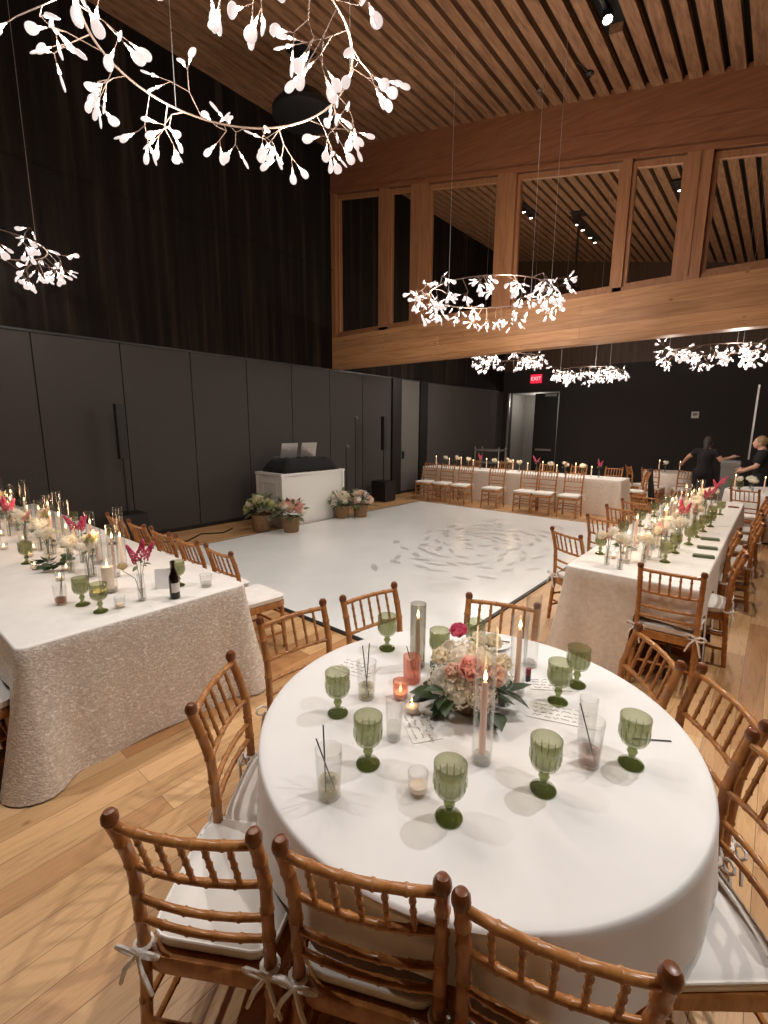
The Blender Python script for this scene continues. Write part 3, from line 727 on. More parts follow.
def hydra_into(m, r, seed, cnt=46, mi=0, M0=Matrix.Identity(4)):
    q = random.Random(seed)
    for i in range(cnt):
        z = 1-1.75*(i+.5)/cnt; a = i*2.399963; s = math.sqrt(max(0,1-z*z)); d = Vector((s*math.cos(a), s*math.sin(a), z))
        M = M0 @ Matrix.Translation(d*r*q.uniform(.88,1.05)) @ d.to_track_quat('Z','Y').to_matrix().to_4x4() @ Matrix.Rotation(q.uniform(0,1.5),4,'Z')
        w_ = r*.26
        for k_ in range(4):
            b = k_*PI/2; c, s2 = math.cos(b), math.sin(b)
            pts = [(0,0,0),(w_*.55,-w_*.38,.12*w_),(w_,0,.3*w_),(w_*.55,w_*.38,.12*w_)]
            m.add([(x*c-y*s2, x*s2+y*c, zz) for x,y,zz in pts], [(0,1,2,3)], mi, M)
    m.ell((0,0,-.05*r), r*.80, 10, 8, mi, M0)
    return m
def leaf_into(m, M, L, W, mi=0):
    prof = [0,.55,.95,1.0,.72,.36,0]; vs = []
    for i, p in enumerate(prof):
        t = i/6; y = L*t; z = -.28*L*t*t
        vs += [(-W*p, y, z+.16*W*p), (0, y, z), (W*p, y, z+.16*W*p)]
    m.add(vs, [(i*3+j, i*3+j+1, (i+1)*3+j+1, (i+1)*3+j) for i in range(6) for j in range(2)], mi, M)
def foliage(mb, c, R0, cnt, seed, L, W, zmin=-.2, zmax=.6, mi=0, flat=1.0):
    q = random.Random(seed)
    for i in range(cnt):
        a = q.uniform(0,2*PI); el = q.uniform(zmin, zmax)
        d = Vector((math.cos(a)*math.cos(el), math.sin(a)*math.cos(el), math.sin(el)*flat))
        M = Matrix.Translation(Vector(c)+d*R0*q.uniform(.45,1.0)) @ Matrix.Rotation(a-PI/2+q.uniform(-.6,.6),4,'Z') @ Matrix.Rotation(el+q.uniform(-.3,.5),4,'X') @ Matrix.Rotation(q.uniform(-.7,.7),4,'Y')
        leaf_into(mb, M, L*q.uniform(.75,1.2), W*q.uniform(.8,1.2), mi)
    return mb
def orient(p, d): return Matrix.Translation(p) @ Vector(d).to_track_quat('Z','Y').to_matrix().to_4x4()

# ------------------------------------------------------------------ round table setting
ctr = empty('floral_centerpiece', (-.80, 1.47, TZ), 0, 'low centerpiece of cream hydrangea, peach and pink roses with dark leaves', 'flowers')
tag(foliage(MB(), (0,0,.06), .155, 60, 11, .085, .026, -.45, .5).build('leaves', 'leafg', ctr), kind='stuff')
MB().lathe([(0,.001),(.06,.001),(.065,.01),(.08,.07),(.075,.075),(0,.07)], 20).build('bowl', 'wicker', ctr)
# directions: camera side is roughly (+.5,-.8)
fl = [('rose', (.045,-.075,.205), .050, 'peach'), ('rose', (.105,-.01,.175), .047, 'blush'), ('rose', (-.07,.03,.275), .040, 'hotpink'),
      ('rose', (.055,.075,.255), .036, 'cream'), ('rose', (-.085,-.07,.205), .038, 'cream'), ('rose', (-.02,-.085,.175), .036, 'blush'), ('rose', (-.10,.02,.20), .036, 'white'),
      ('rose', (.02,.035,.27), .034, 'white'), ('rose', (.11,.05,.20), .036, 'cream'), ('rose', (.075,-.095,.115), .030, 'cream'),
      ('hyd', (.0,-.085,.105), .062, 'cream'), ('hyd', (-.085,-.06,.115), .055, 'white'), ('hyd', (.085,-.055,.105), .055, 'blush'), ('hyd', (-.03,.07,.185), .062, 'cream'), ('hyd', (.05,.0,.205), .060, 'cream'), ('hyd', (.08,.07,.13), .058, 'white'), ('hyd', (-.10,.06,.12), .055, 'cream'), ('hyd', (-.03,-.01,.20), .058, 'white')]
for i, (kind, p, r, c) in enumerate(fl):
    M = orient(p, Vector((p[0], p[1], p[2]-.06)) + Vector((.05,-.08,.03)))
    o = (rose_into(MB(), r, i) if kind == 'rose' else hydra_into(MB(), r, i)).build('rose' if kind == 'rose' else 'hydrangea', c, ctr); o.matrix_local = M
    if kind == 'rose': o['label'] = {'peach':'peach pink rose','blush':'blush rose','hotpink':'hot pink ranunculus','yellow':'pale yellow rose','cream':'cream rose','white':'white rose'}[c]
def on(px, py): return (px, py, TZ)
GG = 'green goblets on the round table'
gobs = [((-1.34,1.63),0,'green glass goblet beside the smoky cylinder at the round table\'s far left'), ((-1.06,1.66),1,'green goblet with water just left behind the pink ranunculus'),
 ((-1.15,1.11),1,'leftmost green goblet on the round table, left of a straw tumbler'), ((-.885,.985),1,'green goblet in front left of the flowers, beside the clear water glass'),
 ((-.575,.975),1,'green goblet nearest the camera on the round table'), ((-.415,1.245),1,'green goblet right of the lit taper, in front of the menu card'),
 ((-.24,1.535),1,'rightmost green goblet on the round table, next to a loose straw'), ((-.545,1.725),1,'green goblet behind the menu card, front one of an overlapping pair'),
 ((-.53,1.90),1,'green goblet at the far right rim, rear one of an overlapping pair'), ((-.985,1.85),1,'green goblet half hidden behind the hot pink ranunculus')]
for (p, wtr, lb) in gobs: (GOBW if wtr else GOB).put(on(*p), rnd.uniform(0,6), lb, GG)
TUMS.put(on(-1.14,1.26), .3, 'clear tumbler with two black straws beside the leftmost goblet', 'straw tumblers')
TUMS.put(on(-.885,.815), 2.1, 'clear tumbler with two black straws nearest the left foreground chairs', 'straw tumblers')
TUMP.put(on(-.345,1.445), 1.2, 'clear tumbler with one black straw beside the rightmost goblet')
TUME.put(on(-.385,1.545), 0, 'empty tall clear glass behind the one-straw tumbler')
TUMC.put(on(-.90,1.135), 0, 'slim clear glass half full of water left of the flowers')
VOTU.put(on(-.695,.995), 0, 'small clear unlit votive glass left of the nearest goblet')
H30S.put(on(-1.13,1.59), 0, 'smoky glass cylinder with lit taper at the round table\'s far left'); TP18.put((-1.13,1.59,TZ+.030), 0, 'lit blush taper inside the smoky cylinder')
H46.put(on(-.615,1.235), 0, 'tall clear cylinder in front of the centerpiece'); TP24.put((-.615,1.235,TZ+.030), 0, 'lit taper in the tall cylinder in front of the centerpiece')
H34.put(on(-.695,1.675), 0, 'clear cylinder just right of the centerpiece, nearer of two'); TP24.put((-.695,1.675,TZ+.030), 0, 'lit pink taper in the cylinder just right of the centerpiece')
H34.put(on(-.745,1.93), 0, 'empty clear cylinder behind the lit one right of the flowers')
# coral ribbed glass holder and votive
cg = empty('ribbed_glass', on(-1.075,1.475), 0, 'coral ribbed glass with a dark stirrer behind the coral votive', 'glass')
m = MB(); n = 48
m.lathe([(0,.002),(.034,.002),(.036,.01),(.038,.115),(.036,.116),(.0345,.112),(.0325,.012),(0,.012)], n)
for i, v in enumerate(m.v):
    j = i-1
    if v.x*v.x+v.y*v.y > 1e-5:
        k_ = 1+.035*math.cos(12*math.atan2(v.y, v.x)); v.x *= k_; v.y *= k_
m.build('glass', 'coral', cg, True, 60); MB().tube([(.01,.01,.015),(-.03,.0,.15)], .002, 6).build('stirrer', 'straw', cg)
VOTC.put(on(-1.035,1.345), 0, 'glowing coral glass votive left of the flowers')
VOT.put(on(-.945,1.30), 0, 'lit clear votive between the coral votive and the flowers')
def card(name, cx, cy, w_, h_, rz, label, seed, z=0.0012, tilt=0):
    o = empty(name, (cx,cy,TZ+z), rz, label, 'card'); MB().box(-w_/2,w_/2,-h_/2,h_/2,0,.0012).build('sheet', 'paper', o, False)
    q = random.Random(seed); m = MB(); rows = 4
    for r in range(rows):
        y = h_*.34-r*h_*.22; x = -w_*.40
        while x < w_*(.34 if r else .2):
            ln = q.uniform(.012,.035); pts = []
            for i in range(8): pts.append((x+ln*i/7, y+q.uniform(-1,1)*h_*.055, .0018))
            m.tube(pts, .0008, 4); x += ln+q.uniform(.006,.014)
    m.build('handwriting', 'ink', o, False)
    if tilt: o.rotation_euler = (tilt, 0, rz)
    return o
card('menu_card', -.505, 1.655, .255, .115, R(20), 'white menu card with grey handwriting in front of the paired goblets', 1)
card('menu_card', -.62, 1.83, .17, .09, R(35), 'white card with faint script behind the menu card, right of the flowers', 2)
card('menu_card', -.87, 1.25, .17, .11, R(-35), 'white card lying left of the flowers by the water glass', 3)
card('menu_card', -1.33, 1.40, .19, .12, R(10), 'white card at the left rim of the round table', 4)
pl = empty('plate', on(-.97,2.01), 0, 'small white dessert plate with fork at the far rim of the round table', 'plate')
MB().lathe([(0,.001),(.05,.001),(.055,.004),(.088,.014),(.087,.016),(.052,.006),(0,.005)], 32).build('dish', 'plate', pl)
fo = empty('fork', (-.97,2.01,TZ+.0165), .6, 'steel fork with food scraps lying on the white plate', 'fork')
MB().tube([(-.075,0,.002),(.02,0,.001),(.05,0,.003)], [.004,.003,.006], 6).build('handle', 'steel', fo)
m = MB()
for i in range(4): m.tube([(.048,-.006+.004*i,.003),(.08,-.0075+.005*i,.002)], .0012, 5)
m.build('tines', 'steel', fo)
fs = MB(); q = random.Random(5)
for i in range(9): fs.ell((q.uniform(-.03,.03), q.uniform(-.035,.02), .012), (q.uniform(.006,.014),q.uniform(.006,.012),.007), 8, 6)
o = fs.build('food_scraps', 'twig', None); o.location = (-.985,1.985,TZ-.001); tag(o, 'dark food scraps on the white dessert plate', 'food', kind='stuff')
st = MB().tube([(0,0,.003),(.105,.072,.003)], .0024, 6).build('straw', 'straw'); st.location = on(-.265,1.675); tag(st, 'loose black straw lying beside the rightmost goblet', 'straw')
lps = empty('lipstick', on(-.70,1.80), 0, 'small dark red lidded pot by the cylinders right of the flowers', 'cosmetics')
MB().lathe([(0,0),(.012,.0005),(.012,.030),(0,.030)], 14).build('base', 'straw', lps); MB().lathe([(0,.0305),(.0125,.0305),(.0125,.055),(.010,.058),(0,.058)], 14).build('cap', 'redwax', lps)

# ------------------------------------------------------------------ left table setting
def flower_stem(kind, seed, H):
    q = random.Random(seed); root = empty('flower_spray'); root['category'] = 'flowers'
    ends = []
    sm = MB()
    n = {'white':4,'mixed':4,'pink':3,'yellow':2}[kind]
    for i in range(n):
        a = q.uniform(0,6.28); sp = q.uniform(.015,.055); h_ = H*q.uniform(.78,1.05)
        e_ = Vector((sp*math.cos(a), sp*math.sin(a), h_))
        sm.tube([(.004*math.cos(a),.004*math.sin(a),.0),(.006*math.cos(a),.006*math.sin(a),H*.45),e_], .0018, 5); ends.append((e_, a))
    sm.build('stems', 'stem', root)
    for i, (e_, a) in enumerate(ends):
        M = orient(e_, (math.cos(a)*.6, math.sin(a)*.6, 1))
        if kind == 'pink' or (kind == 'mixed' and i == 0):
            m = MB()
            for k_ in range(46):                      # feathery astilbe plume
                t_ = k_/46; b = k_*2.4; rr_ = .020*(1-t_)+.003
                m.ell((rr_*math.cos(b), rr_*math.sin(b), .12*t_-.02), (.0065,.0065,.008), 6, 4)
            o = m.build('plume', 'hotpink' if kind == 'pink' else 'peach', root); o.matrix_local = M
        elif kind == 'yellow' or (kind == 'mixed' and i == 1):
            o = rose_into(MB(), .030, seed+i).build('ranunculus', 'cream' if i % 2 else 'yellow', root); o.matrix_local = M
        else:
            m = MB(); hydra_into(m, .040, seed+i, 26)
            o = m.build('blossom', ['white','cream','limegreen','blush'][(seed+i) % 4 if kind == 'mixed' else i % 2], root); o.matrix_local = M
    lf = foliage(MB(), (0,0,H*.72), .04, 7, seed, .045, .012, -.3, .8); tag(lf.build('leaves', 'leafs', root), kind='stuff')
    return root
FL = {k_: Proto(flower_stem(k_, s_, h_)) for k_, s_, h_ in (('white',21,.24), ('mixed',22,.26), ('pink',23,.30), ('yellow',24,.21))}
FL2 = {k_: Proto(flower_stem(k_, s_, h_)) for k_, s_, h_ in (('white',31,.22), ('mixed',32,.27), ('pink',33,.28))}
LG = 'left long table'
GOBW.put((-2.885,.90,TZ), 0, 'green goblet at the near edge of the left table, front of a pair', 'green goblets on the left table')
GOBW.put((-3.08,.87,TZ), 1, 'green goblet on the left table, rear left of the front pair', 'green goblets on the left table')
GOB.put((-4.35,.89,TZ), 2, 'green goblet standing alone on the bare left part of the left table', 'green goblets on the left table')
GOBW.put((-2.98,1.41,TZ), 3, 'green goblet behind the brown bottle on the left table', 'green goblets on the left table')
TUMA.put((-3.19,.79,TZ), 0, 'tumbler of amber drink with two black straws on the left table')
TUMW.put((-2.83,1.525,TZ), 0, 'low clear tumbler at the right corner of the left table')
VOTU.put((-2.87,1.0,TZ), 0, 'small clear votive glass at the edge of the left table, right of the goblet pair')
bt = empty('beer_bottle', (-2.775,1.285,TZ), 0, 'brown glass beer bottle near the end of the left table', 'bottle')
MB().lathe([(0,.001),(.028,.001),(.0305,.006),(.0305,.125),(.028,.145),(.017,.175),(.0135,.195),(.0128,.228),(.0142,.230),(.0142,.240),(.0115,.241),(.0105,.228),(.0,.228)], 24).build('bottle_glass', 'bottle', bt, True, 60)
lb = MB(); pts = [(.0309*math.cos(a), .0309*math.sin(a)) for a in [R(-60+i*10) for i in range(13)]]
lb.add([(x,y,.045) for x,y in pts]+[(x,y,.105) for x,y in pts], [(i,i+1,i+14,i+13) for i in range(12)]); lb.build('paper_label', 'paper', bt)
HW.put((-3.20,1.06,TZ), 0, 'wide clear cylinder around an ivory pillar candle on the left table'); PIL.put((-3.20,1.06,TZ+.030), 0, 'lit ivory pillar candle in the wide cylinder on the left table')
VAST.put((-2.89,1.135,TZ), 0, 'clear vase of pink plumes near the edge of the left table'); FL['pink'].put((-2.89,1.135,TZ+.011), .4, 'hot pink plumes with stems in the vase near the bottle')
y1 = rose_into(MB(), .032, 77).build('ranunculus', 'yellow', None); y1.location = (-2.945,1.06,TZ+.215); y1.rotation_euler = (.5,-.3,0); tag(y1, 'pale yellow ranunculus leaning left beside the pink plumes', 'flower')
MB().tube([(.0,.0,-.02),(.04,.05,-.07),(.055,.073,-.19)], .002, 6).build('stem', 'stem', y1)
y1.rotation_euler = (0,0,0)
VAS.put((-3.62,1.08,TZ), 0, 'clear bud vase of white blossoms behind the left table\'s goblet pair'); FL['white'].put((-3.62,1.08,TZ+.011), 0, 'white blossoms in the bud vase behind the goblet pair')
tc = empty('table_card', (-3.02,1.33,TZ), R(60), 'grey folded table card standing behind the brown bottle', 'card')
m = MB(); m.add([(-.05,-.03,0),(.05,-.03,0),(.05,0,.13),(-.05,0,.13),(-.05,.03,0),(.05,.03,0)], [(0,1,2,3),(3,2,5,4)])
o = m.build('folded_sheet', 'paper', tc, False); sm_ = o.modifiers.new('Solidify','SOLIDIFY'); sm_.thickness = .0015
gl_ = MB(); foliage(gl_, (0,0,.03), .10, 30, 5, .075, .022, -.1, .5, flat=.5)
o = gl_.build('leaf_sprig', 'leafg', None); o.location = (-4.05,1.0,TZ+.004); tag(o, 'dark green leafy sprig lying beside the lone goblet on the left table', 'foliage')
# runner of candles and bud vases further along
def cluster(n, pos, who, seed, tapers, hurr, kinds, votive_every=2):
    q = random.Random(seed); gc = {}
    for i in range(n):
        (x, y) = pos(i, 0, q); HP = hurr[i % len(hurr)]
        HP.put((x,y,TZ), 0, f'clear candle cylinder, {ORD[i]} from the near end of the {who}', f'candle cylinders on the {who}')
        tapers[i % len(tapers)].put((x,y,TZ+.030), q.uniform(0,6), f'lit taper in the candle cylinder {ORD[i]} from the near end of the {who}', f'tapers on the {who}')
        (x, y) = pos(i, 1, q); VP = (VAS, VAST)[i % 2]; k_ = kinds[i % len(kinds)]
        VP.put((x,y,TZ), 0, f'clear bud vase, {ORD[i]} from the near end of the {who}', f'bud vases on the {who}')
        FP = (FL if i % 2 else FL2).get(k_) or FL[k_]
        FP.put((x,y,TZ+.011), q.uniform(0,6), f'{k_ if k_ != "mixed" else "mixed cream and peach"} flowers in bud vase {ORD[i]} from near end of {who}', f'flower sprays on the {who}')
        if i % votive_every == 0:
            (x, y) = pos(i, 2, q)
            VOT.put((x,y,TZ), 0, f'lit clear votive, {ORD[i//votive_every]} from the near end of the {who}', f'votives on the {who}')
def posL(i, k_, q):
    x = -3.5-.215*i; return (x-(.0,.13,.20)[k_], (1.22,1.05,.92)[k_]+q.uniform(-.05,.05)+(.10 if (i+k_) % 2 else 0))
cluster(18, posL, 'left long table', 41, [TP24, TP18, TP15], [H38, H46, H28], ['mixed','white','pink','white','yellow','white','mixed'], 1)
for i in range(7):
    GOB.put((-4.3-.5*i-.2, (1.56,.72)[i % 2], TZ), i, f'green goblet by the {"dance floor" if i%2==0 else "near"} side of the left table, {ORD[i]} from the end', 'green goblets on the left table')
# ------------------------------------------------------------------ right table setting
def posR(i, k_, q):
    y = 4.02+.235*i; return ((-.80,-.66,-.92)[k_]+q.uniform(-.05,.05)+(.06 if i % 2 else -.04), y+(.0,.11,.06)[k_])
cluster(18, posR, 'right long table', 42, [TP18, TP15, TP24], [H38, H28, H34], ['white','mixed','yellow','white','white','pink'], 1)
VAST.put((-.82,3.80,TZ), 0, 'clear vase of white flowers at the near end of the right table'); FL['white'].put((-.82,3.80,TZ+.011), 1, 'white flowers in the vase at the near end of the right table')
VAS.put((-.93,3.86,TZ), 0, 'bud vase of mixed flowers left of the near end vase, right table'); FL['mixed'].put((-.93,3.86,TZ+.011), 2, 'mixed flowers in the left bud vase at the right table\'s near end')
for i, (x, y) in enumerate(((-.59,4.24), (-.58,4.62), (-.53,5.05), (-.52,5.45), (-.50,5.80), (-.47,6.15), (-.50,6.6), (-.46,7.1))):
    GOB.put((x,y,TZ), i, f'green goblet {ORD[i]} from the near end on the right side of the right table', 'green goblets on the right table')
for i in range(5):
    GOB.put((-1.06,4.15+.75*i,TZ), i, f'green goblet {ORD[i]} from the near end on the left side of the right table', 'green goblets on the right table')
for i, (x, y) in enumerate(((-.37,4.62), (-.38,4.98), (-.40,5.40))):
    m = MB(); m.box(-.075,.075,-.03,.03,0,.012); m.box(-.07,.075,-.028,.028,.012,.022)
    o = m.build('napkin', 'napkin', None, False); o.location = (x,y,TZ); o.rotation_euler = (0,0,.25); tag(o, f'dark green folded napkin {ORD[i]} from the near end of the right table', 'napkin', 'folded napkins on the right table')
m = MB(); m.box(-.06,.06,-.04,.04,0,.012); o = m.build('small_box', 'redwax', None, False); o.location = (-.37,7.9,TZ); tag(o, 'small dark red box on the far corner of the right table', 'box')
for i, (x, y) in enumerate(((-.40,5.85), (-.36,6.3))):
    card_ = MB().box(-.05,.05,-.035,.035,0,.002).build('place_card', 'paper', None, False); card_.location = (x,y,TZ); tag(card_, ['nearer', 'farther'][i]+' white place card on the right table', 'card', 'place cards on the right table')
# ------------------------------------------------------------------ far table, small tables
def posF(i, k_, q):
    x = -7.0+.36*i; return (x+(.0,.15,.24)[k_], (10.62,10.72,10.5)[k_]+q.uniform(-.1,.1))
q = random.Random(43)
for i in range(12):
    x, y = posF(i, 0, q); (TP24, TP18)[i % 2].put((x,y,TZ), 0, f'lit taper, {"leftmost" if i==0 else ORD[i]+" from the left"} on the far table', 'tapers on the far table')
    x, y = posF(i, 1, q); VAS.put((x,y,TZ), 0, f'bud vase, {"leftmost" if i==0 else ORD[i]+" from the left"} on the far table', 'bud vases on the far table')
    k_ = ['white','mixed','white','pink'][i % 4]
    FL[k_].put((x,y,TZ+.011), q.uniform(0,6), f'{k_ if k_ != "mixed" else "mixed"} flowers in the bud vase {"leftmost" if i==0 else ORD[i]+" from the left"} on the far table', 'flower sprays on the far table')
for i, (x, y) in enumerate(((-2.2,13.2), (-1.75,13.1))):
    TP24.put((x,y,TZ), 0, ['left', 'right'][i]+' lit taper on the small round table by the back wall', 'tapers on the small table')
VAS.put((-2.05,13.12,TZ), 0, 'bud vase on the small round table by the back wall'); FL['white'].put((-2.05,13.12,TZ+.011), 0, 'white flowers on the small round table by the back wall')
for i, (x, y) in enumerate(((-.45,10.25), (-.25,10.05), (-.3,10.55))):
    VAS.put((x,y,TZ), 0, f'bud vase on the back right round table, {["left","front","rear"][i]} of three', 'bud vases on the back right table'); FL2['white'].put((x,y,TZ+.011), i, f'white flowers in the {["left","front","rear"][i]} bud vase on the back right table', 'flower sprays on the back right table')
for i, (x, y) in enumerate(((-.5,10.05), (-.1,9.95))):
    TP24.put((x,y,TZ), 0, ['left', 'right'][i]+' lit taper on the back right round table', 'tapers on the back right table')
for i, (x, y) in enumerate(((-.56,10.32), (-.42,9.92))):
    GOB.put((x,y,TZ), 0, ['left', 'right'][i]+' green goblet on the back right round table', 'green goblets on the back right table')

for x, y, W in ((-3.6,1.15,2.2), (-4.5,1.15,2.5), (-5.4,1.15,2.5), (-6.4,1.15,2.5), (-.8,4.2,2.2), (-.78,5.1,3), (-.78,6.0,3), (-.78,7.0,3), (-.78,7.9,3), (-.68,1.33,.6), (-6.2,10.6,2), (-4.8,10.6,2), (-3.3,10.6,2)):
    ld = bpy.data.lights.new('candle_light', 'POINT'); ld.energy = W; ld.color = (1,.62,.32); ld.shadow_soft_size = .06
    lo = bpy.data.objects.new('candle_light', ld); COL.objects.link(lo); lo.location = (x, y, TZ+.36)
# ------------------------------------------------------------------ DJ corner
bo = empty('dj_booth', (-6.99, 5.86, 0), 0, 'white panelled DJ booth counter by the charcoal wall', 'counter')
MB().box(-.36,.36,-.76,.76,0,.94).build('body', 'booth', bo, False)
MB().box(-.385,.385,-.79,.79,.94,.98).build('counter_top', 'booth', bo, False)
for sx in (-1,1):
    for y in (-.775,.725): MB().box(sx*.36-.025, sx*.36+.025, y, y+.05, 0, .94).build('corner_post', 'booth', bo, False)
m = MB(); m.box(-.22,.22,-.775,-.76,.25,.29); m.box(-.22,.22,-.775,-.76,.78,.82); m.box(-.22,-.18,-.775,-.76,.29,.78); m.box(.18,.22,-.775,-.76,.29,.78); m.build('side_moulding', 'booth', bo, False)
cv = MB(); nx_, ny_ = 14, 22; vs = []
q = random.Random(2)
for i in range(nx_+1):
    for j in range(ny_+1):
        u, v = i/nx_*2-1, j/ny_*2-1; e_ = max(abs(u),abs(v)); d_ = max(0,(e_-.72)/.28)
        vs.append((u*.34+.04, v*.66, 1.04+.22*(1-d_**1.6)+.02*math.sin(v*9+u*4)*(1-d_)+.012*q.random()))
cv.add(vs, [(i*(ny_+1)+j, i*(ny_+1)+j+1, (i+1)*(ny_+1)+j+1, (i+1)*(ny_+1)+j) for i in range(nx_) for j in range(ny_)])
o = cv.build('black_cover', 'blackcloth', None, True, 80); o.location = (-6.98,5.82,-.053); sm_ = o.modifiers.new('Solidify','SOLIDIFY'); sm_.thickness = .008; sm_.offset = 1; tag(o, 'black cloth heaped over equipment on the DJ booth', 'cloth')
for i, y in enumerate((5.70,6.18)):
    l_ = empty('laptop', (-7.12,y-.06,1.22), R(90), ['left', 'right'][i]+' open silver laptop above the black cover on the DJ booth', 'laptop', 'laptops on the DJ booth')
    MB().box(-.19,.19,-.02,.22,0,.015).build('keyboard_base', 'alum', l_, False)
    sc_ = MB().box(-.19,.19,-.008,.0,0,.27).build('screen_lid', 'alum', l_, False); sc_.location = (0,-.02,.012); sc_.rotation_euler = (R(12),0,0)
    lg = MB().ell((0,-.0085,.14), (.014,.0015,.016), 10, 6).build('logo', 'screen', sc_)
    s2 = MB(); s2.box(-.10,.10,-.01,.15,-.23,0); s2.build('riser', 'black', l_, False)
def basket(x, y, s, label, cols, seed):
    r = empty('flower_basket', (x,y,.0), seed, label, 'flower basket', 'flower baskets by the DJ booth')
    MB().lathe([(0,.001),(.11*s,.001),(.125*s,.03),(.15*s,.26*s),(.157*s,.27*s),(.145*s,.27*s),(.12*s,.05),(0,.045)], 22).build('basket', 'wicker', r)
    tag(foliage(MB(), (0,0,.30*s), .24*s, 70, seed, .13*s, .035*s, -.2, 1.1).build('leaves', 'leafs', r), kind='stuff')
    q = random.Random(seed)
    for i in range(18):
        a = i*2.4; el = .25+1.1*q.random(); d = Vector((math.cos(a)*math.cos(el), math.sin(a)*math.cos(el), math.sin(el)))
        p = Vector((0,0,.28*s))+d*.22*s; c = cols[i % len(cols)]
        if i % 3 == 2: o = hydra_into(MB(), .07*s, seed+i, 24).build('hydrangea', 'limegreen' if 'limegreen' in cols else 'white', r)
        else: o = rose_into(MB(), .078*s, seed+i).build('rose', c, r)
        o.matrix_local = orient(p, d)
DZ = .022
basket(-6.72,4.72,1.15,'tall wicker basket of pale green and blush flowers, left of the booth',['limegreen','cream','blush'],1)
basket(-6.28,5.00,1.05,'low wicker basket of blush roses in front of the booth\'s left side',['blush','peach','blush'],2)
basket(-6.50,6.45,1.0,'wicker basket of white flowers at the right corner of the booth',['white','cream','blush'],3)
basket(-6.30,6.78,1.0,'wicker basket of blush roses, rightmost of the flower baskets',['blush','blush','cream'],4)
def mic_stand(x, y, H, label, boom):
    r = empty('microphone_stand', (x,y,0), 0, label, 'microphone stand')
    MB().tube([(0,0,.02),(0,0,H)], .011, 8).build('pole', 'black', r)
    for i in range(3): MB().tube([(0,0,.12),(.26*math.cos(i*2.1+.4),.26*math.sin(i*2.1+.4),.012)], .010, 6).build('leg', 'black', r)
    MB().tube([(0,0,H),(boom*.7,-boom*.7,H+.08)], .009, 6).build('boom', 'black', r)
    h_ = MB().tube([(boom*.7,-boom*.7,H+.08),(boom*.7+.08,-boom*.7-.05,H+.05)], [.016,.02], 8); h_.ell((boom*.7+.10,-boom*.7-.06,H+.045), .032, 10, 8); h_.build('microphone', 'grey', r)
mic_stand(-7.35,7.75,1.95,'tall black microphone stand right of the DJ booth',.1)
mic_stand(-7.2,7.3,1.35,'short black microphone stand between booth and subwoofer',.25)
def speaker(x, y, zb, zt_, label, cat='speaker'):
    r = empty('column_speaker', (x,y,0), 0, label, cat)
    MB().tube([(0,0,.505),(0,0,zb+.05)], .018, 10).build('pole', 'black', r)
    b = MB(); b.box(-.05,.05,-.055,.055,zb,zt_); b.build('column', 'black', r, False)
    MB().box(.0505,.053,-.045,.045,zb+.03,zt_-.03).build('grille', 'edge', r, False)
    sb = MB(); sb.box(-.22,.22,-.20,.20,.02,.50); sb.box(-.19,-.15,-.18,.18,0,.02); sb.box(.15,.19,-.18,.18,0,.02); s_ = sb.build('subwoofer', 'black', r, False)
    MB().box(.221,.224,-.17,.17,.06,.46).build('grille', 'edge', r, False)
speaker(-7.45,2.84,1.32,2.12,'black column speaker with subwoofer behind the left table, against the wall')
speaker(-7.35,8.75,1.25,2.05,'black column speaker with subwoofer at the end of the charcoal wall')
cb = MB().tube([(-7.3,3.1,.012),(-7.0,3.5,.012),(-7.3,3.9,.012),(-7.1,4.2,.012),(-7.3,4.5,.012)], .011, 6).build('cable', 'black', None); tag(cb, 'black cable curling on the planks beside the left subwoofer', 'cable')

